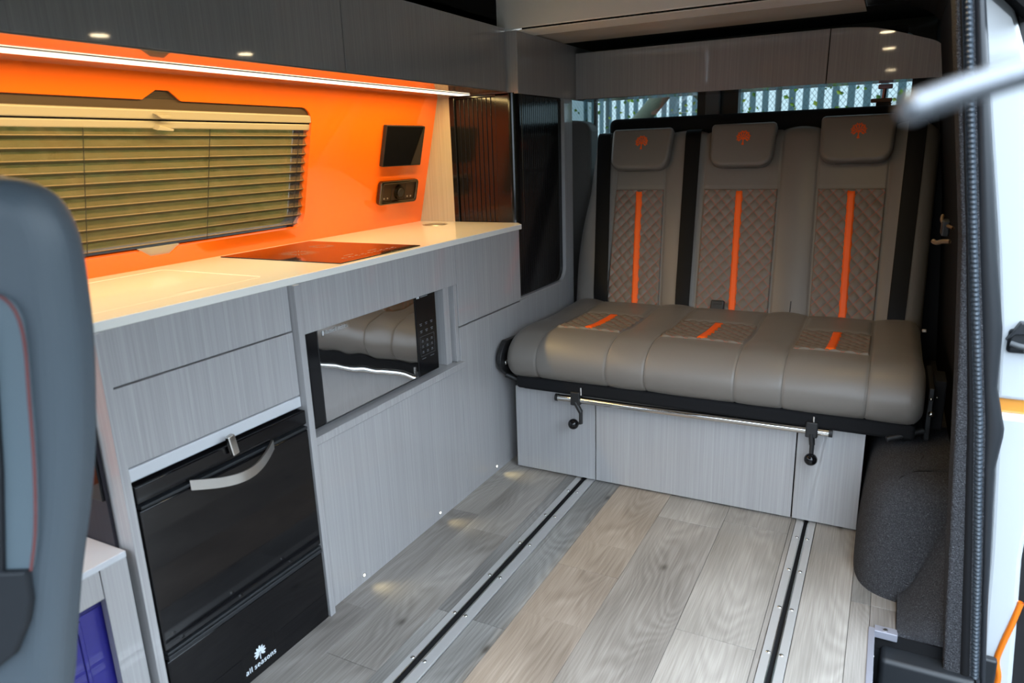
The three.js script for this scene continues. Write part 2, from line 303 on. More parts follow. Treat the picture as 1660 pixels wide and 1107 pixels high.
// ================================================================ screen and socket on the orange wall
{
  const t = thing('wall_screen', 'flat black glass screen mounted on the orange wall above the control plate', 'screen', wallPt(1.064, -2.103));
  part(t, 'screen_body', wallPrism(roundRect(1.993, vOf(1.064), 2.217, vOf(1.198), 0.003), 0.014, 0.016, { bevel: 0.0012 }), M.black);
  part(t, 'screen_glass', wallPrism(roundRect(1.996, vOf(1.067), 2.214, vOf(1.195), 0.002), 0.002, 0.0175), M.blackGlass);
  const p = thing('control_plate', 'bronze framed control plate with a round dial on the orange wall', 'control panel', wallPt(0.934, -2.106));
  const ring = roundRect(1.995, vOf(0.934), 2.217, vOf(1.015), 0.014); ring.holes.push(roundRect(2.010, vOf(0.945), 2.205, vOf(1.004), 0.004, THREE.Path));
  part(p, 'frame', wallPrism(ring, 0.018, 0.020, { bevel: 0.005, bs: 3 }), M.gunmetal);
  part(p, 'face', wallPrism(roundRect(2.008, vOf(0.943), 2.207, vOf(1.006), 0.003), 0.01, 0.012), std({ color: RGB(62, 44, 28), roughness: 0.35, metalness: 0.4 }));
  const dialAt = (out) => wallPt(0.974, -2.106, out);
  const d = part(p, 'dial', bar(dialAt(0.010), dialAt(0.022), 0.026, 32, 0.024), M.gunmetal);
  part(d, 'dial_cap', bar(dialAt(0.020), dialAt(0.026), 0.016, 32, 0.015), M.black);
  part(p, 'divider', wallPrism(roundRect(2.0655, vOf(0.945), 2.0675, vOf(1.004), 0.0005), 0.002, 0.0132), M.black);
  part(p, 'divider', wallPrism(roundRect(2.1445, vOf(0.945), 2.1465, vOf(1.004), 0.0005), 0.002, 0.0132), M.black);
  for (const z of [2.026, 2.046, 2.163, 2.184]) part(p, 'indicator', bar(wallPt(0.955, -z, 0.011), wallPt(0.955, -z, 0.0138), 0.0032, 10), M.brushed);
}
// ================================================================ KITCHEN UNITS (front plane x = -1.15)
const K = -1.15, TOP = 0.832, BK = -1.595;
{
  // ---- refrigerator housing
  const t = thing('refrigerator_unit', 'tall grey laminate unit around the black refrigerator, with one drawer', 'cabinet', [-1.37, 0, -0.91]);
  part(t, 'side_panel', box(BK, -1.135, 0, TOP, -0.693, -0.676), M.laminate);
  part(t, 'end_panel', box(BK, K - 0.028, 0.0, TOP, -0.6755, -0.669), M.shadedEndPanel, 'end panel with shade painted into its grey');
  part(t, 'side_panel', box(BK, -1.132, 0, TOP, -1.143, -1.125), M.laminate);
  part(t, 'fascia', box(K - 0.018, K, 0.7295, TOP, -1.1235, -0.694), M.laminate);
  part(t, 'drawer_front', box(K - 0.018, K + 0.001, 0.5795, 0.7265, -1.1235, -0.6945), M.laminate);
  part(t, 'drawer_box', box(BK + 0.05, K - 0.02, 0.60, 0.71, -1.11, -0.71), M.laminateDark);
  part(t, 'light_rail', box(K - 0.03, K + 0.0015, 0.552, 0.577, -1.1235, -0.6945), M.whiteEdge, 'pale white strip above the refrigerator');
  part(t, 'back_panel', box(BK, BK + 0.01, 0, TOP, -1.124, -0.694), M.black);
}
{
  // ---- touch panel on the shade-darkened end of the unit
  const t = thing('touch_panel', 'small black touch panel with two blue lit buttons beside the front seat', 'control panel', [-1.225, 0.52, -0.668]);
  part(t, 'glass_face', box(-1.30, -1.182, 0.525, 0.648, -0.669, -0.664, 0.001), M.blackGlass);
  const blue = std({ color: 0x05101c, emissive: new THREE.Color().setRGB(0.02, 0.10, 0.22), emissiveIntensity: 1 });
  for (const [x, y] of [[-1.205, 0.613], [-1.208, 0.567]]) part(t, 'light_button', bar([x, y, -0.6645], [x, y, -0.6632], 0.006, 18), blue, 'blue lit button');
}
{
  // ---- refrigerator
  const t = thing('refrigerator', 'built-in refrigerator with glossy black front and curved steel handle', 'refrigerator', [-1.35, 0, -0.908]);
  const F = -1.134;
  part(t, 'body', box(BK + 0.02, F - 0.03, 0.004, 0.547, -1.122, -0.696), M.black);
  const door = part(t, 'door', box(F - 0.028, F, 0.205, 0.500, -1.1215, -0.697, 0.004, 3), M.blackGlass);
  part(t, 'top_trim', box(F - 0.028, F - 0.002, 0.512, 0.546, -1.1215, -0.697, 0.003), M.blackGlass);
  part(t, 'seal_gap', box(F - 0.03, F - 0.012, 0.17, 0.515, -1.12, -0.70, 0), M.blackMatte);
  const drawer = part(t, 'drawer', box(F - 0.028, F, 0.002, 0.183, -1.1215, -0.697, 0.004, 3), M.blackGlass);
  part(drawer, 'grip_lip', box(F - 0.02, F + 0.003, 0.184, 0.194, -1.119, -0.70, 0.002), M.plastic);
  part(door, 'grip_lip', box(F - 0.02, F + 0.002, 0.196, 0.202, -1.119, -0.70, 0.002), M.plastic);
  part(door, 'grip_lip', box(F - 0.02, F + 0.002, 0.5015, 0.508, -1.119, -0.70, 0.002), M.plastic);
  // bowed strap handle, its ends at z -0.805 and -1.012
  const N = 28, hw = 0.0105, th = 0.0045, c = (k) => { const a = k / N, z = lerp(-0.802, -1.014, a), b = Math.sin(a * Math.PI); return [F + 0.004 + 0.034 * b, 0.505 - 0.018 * b + 0.0 * a, z]; };
  const sh = poly([[-hw, -th / 2], [hw, -th / 2], [hw, th / 2], [-hw, th / 2]]);
  const pts = []; for (let k = 0; k <= N; k++) pts.push(V(...c(k)));
  const ribbon = (() => {                            // strap: tall faces, thin edges
    const pos = [], idx = [];
    for (let k = 0; k <= N; k++) { const p = c(k), q = c(Math.min(N, k + 1)), r = c(Math.max(0, k - 1)); const tz = q[2] - r[2], tx = q[0] - r[0], L = Math.hypot(tx, tz), nx = -tz / L, nzz = tx / L; for (const [dy, o] of [[-hw, 0], [hw, 0], [hw, -th], [-hw, -th]]) pos.push(p[0] + nx * o, p[1] + dy, p[2] + nzz * o); }
    for (let k = 0; k < N; k++) for (let e = 0; e < 4; e++) { const a = k * 4 + e, b = k * 4 + ((e + 1) % 4); idx.push(a, b, b + 4, a, b + 4, a + 4); }
    idx.push(0, 2, 1, 0, 3, 2); const e = N * 4; idx.push(e, e + 1, e + 2, e, e + 2, e + 3);
    const g = new THREE.BufferGeometry(); g.setAttribute('position', new THREE.Float32BufferAttribute(pos, 3)); g.setIndex(idx); const f = g.toNonIndexed(); f.computeVertexNormals(); return boxUV(f);
  })();
  part(door, 'handle', ribbon, M.brushed, 'curved steel handle');
  const latch = part(t, 'latch', box(-0.006, 0.006, -0.022, 0.022, -0.0085, 0.0085, 0.0025, 2).rotateX(0.16).translate(F + 0.008, 0.548, -0.905), M.chrome, 'chrome turn latch');
  // white printed tree and wording on the drawer
  const logo = printMat(512, 320, (g, w, h) => {
    g.fillStyle = '#d4dde4'; g.strokeStyle = '#d4dde4'; g.font = 'bold 92px sans-serif'; g.textAlign = 'center'; g.fillText('all seasons', w / 2, 296);
    g.lineWidth = 13; g.lineCap = 'round'; g.beginPath(); g.moveTo(w / 2, 212); g.lineTo(w / 2, 100); g.stroke();
    const leaf = (x, y, a, l, b) => { g.save(); g.translate(x, y); g.rotate(a); g.beginPath(); g.ellipse(0, -l / 2, b, l / 2, 0, 0, 7); g.fill(); g.restore(); };
    for (let i = -4; i <= 4; i++) leaf(w / 2 + 16 * Math.sin(i * 0.52), 128 - 16 * Math.cos(i * 0.52), i * 0.52, 84 - 3 * Math.abs(i), 15);
  }, { roughness: 0.5 });
  const q = new THREE.PlaneGeometry(0.092, 0.0575); q.rotateY(Math.PI / 2).translate(F + 0.0006, 0.050, -0.905);
  part(drawer, 'printed_logo', q, logo, 'white printed tree and the words all seasons');
}
{
  // ---- microwave unit with an open niche
  const t = thing('microwave_unit', 'grey laminate unit with an open niche holding the microwave', 'cabinet', [-1.37, 0, -1.48]);
  part(t, 'fascia', box(K - 0.018, K, 0.7115, TOP, -1.812, -1.1445), M.laminate);
  part(t, 'niche_side', box(-1.58, K - 0.004, 0.469, 0.7105, -1.163, -1.1445), M.laminate);
  part(t, 'niche_side', box(-1.58, K - 0.012, 0.469, 0.7105, -1.783, -1.752), M.laminate);
  part(t, 'niche_side', box(-1.58, K - 0.002, 0.469, 0.7105, -1.812, -1.795), M.laminate);
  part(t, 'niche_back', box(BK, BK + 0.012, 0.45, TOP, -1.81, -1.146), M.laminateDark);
  part(t, 'shelf', box(-1.58, -1.134, 0.448, 0.4685, -1.8125, -1.1445, 0.002), M.laminate, 'projecting shelf under the microwave');
  part(t, 'lower_panel', box(K - 0.018, K, 0.024, 0.4475, -1.8125, -1.1445), M.laminate);
  part(t, 'plinth', box(K - 0.018, K - 0.0015, 0, 0.0235, -1.8125, -1.1445, 0.0005), M.laminate);
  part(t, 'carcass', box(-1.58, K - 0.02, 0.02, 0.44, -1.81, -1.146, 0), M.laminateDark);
}
{
  // ---- end unit next to the tall cupboard
  const t = thing('drawer_unit', 'grey laminate end unit with one large square front below the worktop end', 'cabinet', [-1.37, 0, -2.03]);
  part(t, 'door', box(K - 0.018, K, 0.578, TOP, -2.239, -1.8145), M.laminate);
  part(t, 'lower_panel', box(K - 0.018, K, 0.024, 0.5735, -2.239, -1.8145), M.laminate);
  part(t, 'plinth', box(K - 0.018, K - 0.0015, 0, 0.0235, -2.239, -1.8145, 0.0005), M.laminate);
  part(t, 'carcass', box(BK, K - 0.02, 0.02, TOP, -2.237, -1.816, 0), M.laminateDark);
}
{
  // ---- microwave oven
  const t = thing('microwave_oven', 'black microwave oven with a mirrored door in the kitchen niche', 'microwave', [-1.36, 0.4685, -1.435]);
  const F = -1.158;
  part(t, 'body', box(-1.52, F - 0.028, 0.476, 0.728, -1.705, -1.170, 0.003), M.black);
  part(t, 'side_bezel', box(F - 0.028, F, 0.476, 0.728, -1.207, -1.170, 0.003), M.blackGloss);
  const door = part(t, 'door', box(F - 0.028, F - 0.001, 0.476, 0.728, -1.5975, -1.2075, 0.002), M.black);
  const mir = grid(40, 20, (a, b) => [F - 0.0004 + 0.0005 * nz(a * 5, b * 2.4, 3), lerp(0.4785, 0.7265, b), lerp(-1.209, -1.596, a)], (a, b) => [a, b]);
  part(door, 'mirror_glass', mir, M.mirror, 'mirrored glass of the door');
  const panel = part(t, 'control_strip', box(F - 0.028, F + 0.0005, 0.476, 0.728, -1.703, -1.599, 0.003), M.blackGloss);
  const pr = printMat(256, 640, (g, w, h) => {
    g.fillStyle = '#8a8f96'; g.strokeStyle = '#6b7076'; g.lineWidth = 2;
    g.fillStyle = '#d8dde2'; g.fillRect(16, 30, 8, 22); g.fillRect(30, 28, 20, 24); g.fillStyle = '#9aa0a6'; g.fillRect(62, 30, 120, 5); g.fillRect(62, 44, 96, 5);
    g.fillStyle = '#7d838a';
    for (const y of [246, 300]) for (const x of [50, 120, 190]) { g.fillRect(x - 16, y, 32, 4); g.fillRect(x - 10, y + 12, 22, 4); }
    for (let i = 0; i < 3; i++) for (const x of [60, 120, 180]) { g.fillRect(x - 9, 376 + i * 42, 20, 5); g.fillRect(x - 13, 388 + i * 42, 28, 3); }
    g.strokeRect(30, 346, 186, 150); g.fillRect(40, 516, 52, 4); g.fillRect(150, 516, 52, 4);
  });
  part(panel, 'printed_controls', new THREE.PlaneGeometry(0.098, 0.245).rotateY(Math.PI / 2).translate(F + 0.001, 0.602, -1.651), pr);
  const wr = printMat(512, 96, (g) => { g.fillStyle = '#b9bcbe'; g.font = '64px sans-serif'; g.fillText('Russell Hobbs', 62, 68); g.beginPath(); g.ellipse(30, 48, 16, 30, 0, 0, 7); g.fill(); });
  part(door, 'printed_wording', new THREE.PlaneGeometry(0.104, 0.0195).rotateY(Math.PI / 2).translate(F + 0.0008, 0.6985, -1.272), wr);
  for (const z of [-1.22, -1.66]) part(t, 'foot', bar([-1.2, 0.4685, z], [-1.2, 0.477, z], 0.012, 14), M.rubber);
}
{
  // ---- worktop, sink cover, hob, pop-up socket
  const t = thing('worktop', 'long cream white kitchen worktop with a square front edge', 'worktop', [-1.37, TOP, -1.46]);
  const s = poly([[-1.6045, 0.676], [-1.143, 0.676], [-1.143, 2.246], [-1.18, 2.292], [-1.6045, 2.292]]);
  const hole = (x0, z0, x1, z1, r) => { const p = roundRect(x0, z0, x1, z1, r, THREE.Path); s.holes.push(p); };
  hole(-1.546, 0.70, -1.214, 1.119, 0.012);
  const g = prism(s, 0.0146, { bevel: 0.0012, bs: 2 }); g.rotateX(-Math.PI / 2).translate(0, 0.8332, 0);
  part(t, 'slab', boxUV(g), M.worktop);
  const l = thing('sink_cover', 'cream cover let flush into the near end of the worktop', 'lid', [-1.38, TOP, -0.91]);
  const c = roundRect(-1.5445, 0.7015, -1.2155, 1.1175, 0.011);
  c.holes.push((() => { const p = new THREE.Path(); p.absellipse(-1.2155 - 0.004, 0.945, 0.016, 0.055, 0, Math.PI * 2); return p; })());
  const cg = prism(roundRect(-1.5445, 0.7015, -1.2155, 1.1175, 0.011), 0.0146, { bevel: 0.0014 }); cg.rotateX(-Math.PI / 2).translate(0, 0.8326, 0);
  part(l, 'cover_plate', boxUV(cg), M.worktop);
  const notch = new THREE.SphereGeometry(1, 24, 10, 0, Math.PI * 2, 0, Math.PI / 2).scale(0.012, 0.0012, 0.06).translate(-1.232, 0.8479, -0.95);
  part(l, 'finger_notch', notch, M.worktop, 'shallow finger notch');
  const h = thing('induction_hob', 'black glass induction hob let into the cream worktop', 'hob', [-1.37, 0.847, -1.485]);
  part(h, 'glass_plate', box(-1.577, -1.163, 0.8475, 0.8515, -1.653, -1.3155, 0.0012), M.blackGlass);
  const pr = printMat(512, 512, (g) => {
    g.strokeStyle = 'rgba(190,180,170,0.55)'; g.lineWidth = 2;
    for (const [cx, cy, r0, r1] of [[165, 215, 28, 64], [165, 215, 70, 74], [372, 165, 24, 50]]) for (let a = 0; a < 28; a++) { const t = a / 28 * Math.PI * 2; g.beginPath(); g.moveTo(cx + Math.cos(t) * r0, cy + Math.sin(t) * r0); g.lineTo(cx + Math.cos(t) * r1, cy + Math.sin(t) * r1); g.stroke(); }
    g.fillStyle = 'rgba(200,190,180,0.6)'; for (let i = 0; i < 9; i++) { g.fillRect(90 + i * 40, 452, 18, 6); g.fillRect(94 + i * 40, 466, 10, 4); } g.fillRect(150, 420, 60, 4); g.fillRect(300, 420, 60, 4);
  });
  const pg = new THREE.PlaneGeometry(0.33, 0.405); pg.rotateZ(0).rotateX(-Math.PI / 2).rotateY(Math.PI / 2);
  part(h, 'printed_markings', pg.translate(-1.37, 0.8518, -1.4845), pr);
  const k = thing('popup_socket', 'round flush grey pop-up socket cap at the far end of the worktop', 'socket', [-1.465, 0.847, -2.18]);
  part(k, 'rim', bar([-1.465, 0.8472, -2.183], [-1.465, 0.8495, -2.183], 0.047, 40, 0.045), M.brushed);
  part(k, 'cap', bar([-1.465, 0.8485, -2.183], [-1.465, 0.8505, -2.183], 0.038, 40, 0.037), M.grommet);
}
// small plinth lights at floor level
{
  const glow = std({ color: 0xffffff, emissive: new THREE.Color().setRGB(1, 0.95, 0.8), emissiveIntensity: 3 });
  const say = ['round plinth light nearest the black refrigerator', 'middle round plinth light below the microwave niche', 'round plinth light nearest the bench base'];
  [-1.277, -1.646, -2.012].forEach((z, i) => {
    const t = thing('plinth_light', say[i], 'light', [K, 0.0225, z], 'plinth lights');
    part(t, 'bezel', bar([K - 0.002, 0.0225, z], [K + 0.0015, 0.0225, z], 0.0062, 20, 0.0058), M.chrome);
    part(t, 'light_lens', bar([K, 0.0225, z], [K + 0.0022, 0.0225, z], 0.0042, 18, 0.0036), glow);
    const l = new THREE.SpotLight(new THREE.Color().setRGB(1, 0.85, 0.42), 0.035, 0.6, 0.62, 0.9, 2);
    l.position.set(K + 0.012, 0.028, z); l.target.position.set(K + 0.105, 0, z - 0.005); l.castShadow = true; scene.add(l, l.target);
  });
}
// ================================================================ TALL CUPBOARD with tambour doors
const XT = -1.165, ZT = -2.294, LB = 1.295;        // its aisle side, its front, underside of the lockers
{
  const t = thing('tall_cupboard', 'tall grey cupboard with black slatted tambour doors round its corner', 'cupboard', [-1.38, 0, -2.53]);
  part(t, 'lower_side', box(XT - 0.018, XT + 0.0, 0, 0.571, -2.765, -2.2405), M.laminate, 'grey side panel below the tambour');
  part(t, 'upper_side', box(XT - 0.018, XT, 1.2895, 1.49, -3.04, ZT), M.laminate);
  part(t, 'upper_front', box(-1.50, XT - 0.002, 1.2935, 1.49, ZT - 0.018, ZT + 0.0005), M.laminate);
  // side frame with the rounded opening
  const fr = roundRect(-2.765, 0.569, -2.25, 1.2905, 0.0005);
  fr.holes.push(roundRect(-2.682, 0.5785, -2.20, 1.30, [0.05, 0.0, 0.0, 0.004], THREE.Path));
  const fs = poly([[-2.765, 0.571], [-2.245, 0.571], [-2.245, 0.5785], [-2.63, 0.5785], ...Array.from({ length: 11 }, (_, i) => { const a = i / 10 * Math.PI / 2; return [-2.63 - 0.055 * Math.sin(a), 0.6335 - 0.055 * Math.cos(a)]; }), [-2.685, 1.2895], [-2.765, 1.2895]]);
  part(t, 'side_frame', alongX(fs, XT - 0.018, XT, { bevel: 0.001 }), M.laminate);
  part(t, 'wall_side_panel', alongZ(poly([[-1.605, 0.847], [-1.447, 0.847], [-1.447, 1.294], [-1.497, 1.294]]), ZT - 0.018, ZT), M.woodLight, 'pale wood panel beside the orange wall');
  part(t, 'inner_shell', box(-1.60, XT - 0.045, 0, 1.49, -2.76, ZT - 0.03, 0), M.blackMatte);
  // black frame of the front tambour, rounding the corner
  part(t, 'tambour_frame', box(-1.4465, -1.424, 0.848, 1.293, ZT - 0.016, ZT + 0.004, 0.003), M.blackGloss);
  part(t, 'tambour_frame', box(-1.424, -1.20, 1.284, 1.293, ZT - 0.016, ZT + 0.004, 0.002), M.blackGloss);
  part(t, 'corner_post', (() => { const s = poly([[-1.255, ZT + 0.004], [-1.205, ZT + 0.004], ...Array.from({ length: 9 }, (_, i) => { const a = i / 8 * Math.PI / 2; return [-1.205 + 0.03 * Math.sin(a), ZT - 0.026 + 0.03 * Math.cos(a)]; }), [-1.175, ZT - 0.045], [-1.20, ZT - 0.045], [-1.255, ZT - 0.016]].map(([x, z]) => [x, -z])); const g = prism(s, 0.445); g.rotateX(-Math.PI / 2).translate(0, 0.848, 0); return boxUV(g); })(), M.blackGloss, 'rounded black corner post');
  part(t, 'corner_strip', box(-1.1775, -1.1735, 0.848, 1.289, ZT - 0.043, ZT - 0.037, 0.0015), M.gunmetal);
  // slats
  const slatF = box(-0.0088, 0.0088, 0.849, 1.2845, -0.006, 0.0, 0.0022, 2), slatS = box(-0.006, 0.0, 0.5785, 1.2885, -0.0080, 0.0080, 0.0020, 2);
  for (let k = 0; k < 9; k++) part(t, 'slat', slatF.clone().translate(-1.414 + k * 0.0183, 0, ZT - 0.004), M.tambour);
  for (let k = 0; k < 27; k++) { const z = -2.248 - k * 0.0166; part(t, 'slat', z < -2.33 ? slatS.clone().translate(XT - 0.014, 0, z) : box(XT - 0.020, XT - 0.014, 0.5785, z < -2.335 ? 1.2885 : 0.846, z - 0.008, z + 0.008, 0.002), M.tambour); }
}
// ================================================================ OVERHEAD LOCKER above the kitchen, with its strip light
{
  const t = thing('overhead_locker', 'long glossy grey overhead locker above the kitchen worktop', 'cabinet', [-1.35, LB, -1.25]);
  const X = -1.207, Y1 = 1.499;
  part(t, 'carcass', box(-1.488, X - 0.02, LB + 0.012, Y1, -2.27, -0.26, 0), M.laminateDark);
  for (const [a, b] of [[-2.277, -1.4535], [-1.4505, -0.64], [-0.637, -0.26]]) part(t, 'door', box(X - 0.018, X, LB + 0.0035, Y1, a, b, 0.0015), M.laminate);
  part(t, 'end_fillet', box(X - 0.016, X - 0.003, LB + 0.0035, Y1, -2.2925, -2.279, 0.001), M.laminate);
  part(t, 'bottom_panel', box(-1.492, X - 0.0005, LB, LB + 0.003, -2.292, -0.26, 0.0008), std({ color: RGB(150, 140, 130), roughness: 0.12, clearcoat: 1, clearcoatRoughness: 0.02 }), 'glossy underside');
  const s = thing('strip_light', 'long glowing warm white strip light under the overhead locker', 'light', [-1.362, LB, -1.3]);
  part(s, 'profile', box(-1.386, -1.338, LB - 0.0016, LB, -2.265, -0.33, 0.001), M.aluminium);
  const lit = std({ color: 0xffffff, emissive: new THREE.Color().setRGB(1, 0.88, 0.66), emissiveIntensity: 2.2 });
  part(s, 'light_diffuser', box(-1.3845, -1.3624, LB - 0.0032, LB - 0.0010, -2.262, -0.335, 0.0008), lit);
  part(s, 'light_diffuser', box(-1.3616, -1.3395, LB - 0.0032, LB - 0.0010, -2.262, -0.335, 0.0008), lit);
}
// ================================================================ REAR LOCKER, rear wall, windows
{
  const t = thing('rear_locker', 'grey overhead locker across the rear above the bench, its right end rounded', 'cabinet', [-0.52, 1.288, -2.95]);
  const Z = -2.80, d1 = poly([[-1.1625, 1.2905], [-0.2365, 1.2875], [-0.2335, 1.463], [-1.1625, 1.4635]]);
  part(t, 'door', alongZ(d1, Z - 0.018, Z, {}), M.laminate);
  const d2 = new THREE.Shape(); d2.moveTo(-0.2325, 1.2875); d2.lineTo(0.1165, 1.285); d2.lineTo(0.113, 1.35); d2.bezierCurveTo(0.108, 1.385, 0.09, 1.395, 0.06, 1.405); d2.bezierCurveTo(0.0, 1.424, -0.06, 1.447, -0.11, 1.4545); d2.bezierCurveTo(-0.15, 1.460, -0.19, 1.4625, -0.2298, 1.4625); d2.closePath();
  part(t, 'door', alongZ(d2, Z - 0.018, Z, {}), M.laminate);
  part(t, 'bottom_panel', box(-1.163, 0.115, 1.2885, 1.300, -2.985, Z - 0.019, 0.001), M.laminateDark);
  part(t, 'carcass', box(-1.163, 0.0, 1.300, 1.455, -2.985, Z - 0.02, 0), M.blackMatte);
}
{
  const s = poly([[-1.62, -0.3], [0.42, -0.3], [0.42, 1.56], [-1.62, 1.56]]);
  s.holes.push(roundRect(-1.34, 1.02, -0.736, 1.46, 0.04, THREE.Path)); s.holes.push(roundRect(-0.574, 1.02, 0.03, 1.46, 0.04, THREE.Path));
  const w = struct('wall_back', alongZ(s, -3.11, -3.06, { cs: 8 }), M.black, 'black inner face of the two rear doors');
  part(w, 'door_post', box(-0.700, -0.640, 0.3, 1.47, -3.06, -3.035, 0.008), M.greyPost, 'grey post between the rear windows');
  part(w, 'trim_panel', (() => { const q = new THREE.Shape(); q.moveTo(-1.6, 0.4); q.lineTo(-1.17, 0.4); q.lineTo(-1.17, 1.17); q.bezierCurveTo(-1.175, 1.205, -1.2, 1.215, -1.26, 1.218); q.lineTo(-1.6, 1.222); q.closePath(); return alongZ(q, -3.058, -2.99, { bevel: 0.012 }); })(), M.greyPlastic, 'grey quarter trim');
  for (const [n, x0, x1] of [['window_2', -1.35, -0.72], ['window_3', -0.59, 0.04]]) {
    const q = struct(n, null, null, n === 'window_2' ? 'left rear door window' : 'right rear door window');
    part(q, 'pane', new THREE.PlaneGeometry(x1 - x0, 0.48).rotateX(0.10).translate((x0 + x1) / 2, 1.24, -3.088), M.privacyGlass);
    if (n === 'window_2') { part(q, 'window_bar', box(-1.188, -1.176, 1.0, 1.47, -3.085, -3.06, 0.003), M.greyPost); part(q, 'tinted_strip', new THREE.PlaneGeometry(0.152, 0.46).translate(-1.264, 1.24, -3.082), M.tintGlass); }
  }
  const b = thing('window_bracket', 'small T-shaped metal bracket hanging at the right rear window', 'bracket', [-0.058, 1.2, -3.03]);
  const pink = std({ color: RGB(170, 128, 132), metalness: 0.9, roughness: 0.3 }), wood = std({ color: RGB(140, 110, 92), roughness: 0.6 });
  part(b, 'stem', bar([-0.057, 1.236, -3.03], [-0.054, 1.2875, -3.03], 0.007), pink);
  part(b, 'top_mount', box(-0.077, -0.030, 1.272, 1.288, -3.045, -3.018, 0.004), pink);
  part(b, 'cross_bar', box(-0.098, -0.028, 1.226, 1.240, -3.04, -3.02, 0.004), wood, 'brown crossbar');
  part(b, 'foot_mount', box(-0.08, -0.03, 1.19, 1.226, -3.062, -3.022, 0.003), M.black);
}
// ================================================================ CEILING
const ceil = struct('ceiling', null, null, 'dark van ceiling with a pale roof edge round the raised roof');
{
  part(ceil, 'roof_beam', box(-1.275, -0.122, 1.4965, 1.80, -2.34, -2.300, 0.004), M.roofWhite, 'pale upright edge of the raised roof');
  part(ceil, 'slot_strip', box(-1.15, -0.125, 1.4905, 1.4975, -2.338, -2.3035, 0), M.blackMatte, 'dark slot');
  for (let k = 0; k < 62; k++) part(ceil, 'slot_rib', box(-1.10 + k * 0.0155, -1.091 + k * 0.0155, 1.492, 1.4955, -2.306, -2.3015, 0.0005, 1), M.gunmetal);
  part(ceil, 'roof_lining', box(-1.26, -0.122, 1.4885, 1.4915, -2.43, -2.302, 0.001), M.roofWhite);
  part(ceil, 'roof_lining', box(-1.26, -0.122, 1.492, 1.502, -2.71, -2.428, 0.001), M.roofCream);
  part(ceil, 'rear_lining', box(-1.62, 0.2, 1.505, 1.53, -3.11, -2.70, 0), M.headliner);
  part(ceil, 'left_lining', box(-1.62, -1.19, 1.502, 1.53, -2.72, -2.345, 0), M.headliner);
  // right-hand headliner: curves down from the roof to the side wall
  const h = new THREE.Shape(); h.moveTo(-0.122, 1.56); h.lineTo(-0.122, 1.511); h.lineTo(-0.03, 1.511); h.bezierCurveTo(0.05, 1.50, 0.10, 1.47, 0.130, 1.36); h.lineTo(0.19, 1.30); h.lineTo(0.19, 1.56); h.closePath();
  part(ceil, 'side_headliner', alongZ(h, -2.79, -1.62, {}), M.headliner, 'dark carpeted headliner along the door side');
  const h2 = poly([[-0.122, 1.56], [-0.122, 1.511], [-0.02, 1.511], [0.03, 1.45], [0.06, 1.425], [0.10, 1.42], [0.10, 1.56]]);
  part(ceil, 'side_headliner', alongZ(h2, -1.62, -0.1, {}), M.headliner);
  // raised roof: dark fabric walls and a lid
  part(ceil, 'roof_fabric', box(-1.262, -1.243, 1.50, 2.12, -2.30, -0.2, 0), M.headliner);
  part(ceil, 'roof_fabric', box(-0.13, -0.10, 1.55, 2.12, -2.30, -0.2, 0), M.headliner);
  part(ceil, 'roof_fabric', box(-1.235, -0.10, 1.80, 2.12, -2.33, -2.30, 0), M.headliner);
  part(ceil, 'roof_fabric', box(-1.235, -0.10, 1.50, 2.12, -0.22, -0.18, 0), M.headliner);
  part(ceil, 'roof_lid', box(-1.30, -0.05, 2.12, 2.16, -2.36, -0.1, 0.01), M.roofWhite);
  part(ceil, 'left_lining', box(-1.70, -1.243, 1.502, 1.53, -2.30, -0.1, 0), M.headliner);
  part(ceil, 'front_lining', box(-1.70, 0.10, 1.50, 1.53, -0.18, 1.25, 0), M.headliner);
  const front = struct('wall_front', box(-1.66, 0.25, -0.1, 0.86, 1.15, 1.55, 0.03), M.plastic, 'black dashboard at the front of the cab');
  part(front, 'bonnet', box(-1.66, 0.25, -0.3, 0.72, 1.56, 2.5, 0.05), M.paint);
  part(front, 'cab_door', box(0.26, 0.34, -0.25, 0.80, 0.12, 1.2, 0.02), M.paint);
  part(front, 'cab_door', box(-1.76, -1.68, -0.25, 0.80, 0.12, 1.2, 0.02), M.paint);
  const glow = std({ color: 0xffffff, emissive: new THREE.Color().setRGB(1, 0.80, 0.50), emissiveIntensity: 45 });
  const say = ['ceiling downlight nearest the front of the van', 'ceiling downlight reflected in the overhead locker doors', 'ceiling downlight above the right end of the bench'];
  [-0.35, -1.60, -2.21].forEach((z, i) => {
    const t = thing('ceiling_downlight', say[i], 'light', [-0.072, 1.511, z], 'round ceiling downlights');
    part(t, 'bezel', bar([-0.072, 1.513, z], [-0.072, 1.507, z], 0.036, 32, 0.034), M.aluminium);
    part(t, 'light_lens', bar([-0.072, 1.508, z], [-0.072, 1.5055, z], 0.027, 28, 0.026), glow);
    const l = new THREE.SpotLight(WARM, 0.28, 0.0, 1.15, 0.7, 2); l.distance = 0; l.position.set(-0.072, 1.501, z); l.target.position.set(-0.12, 0, z); l.castShadow = true; scene.add(l, l.target);
  });
}
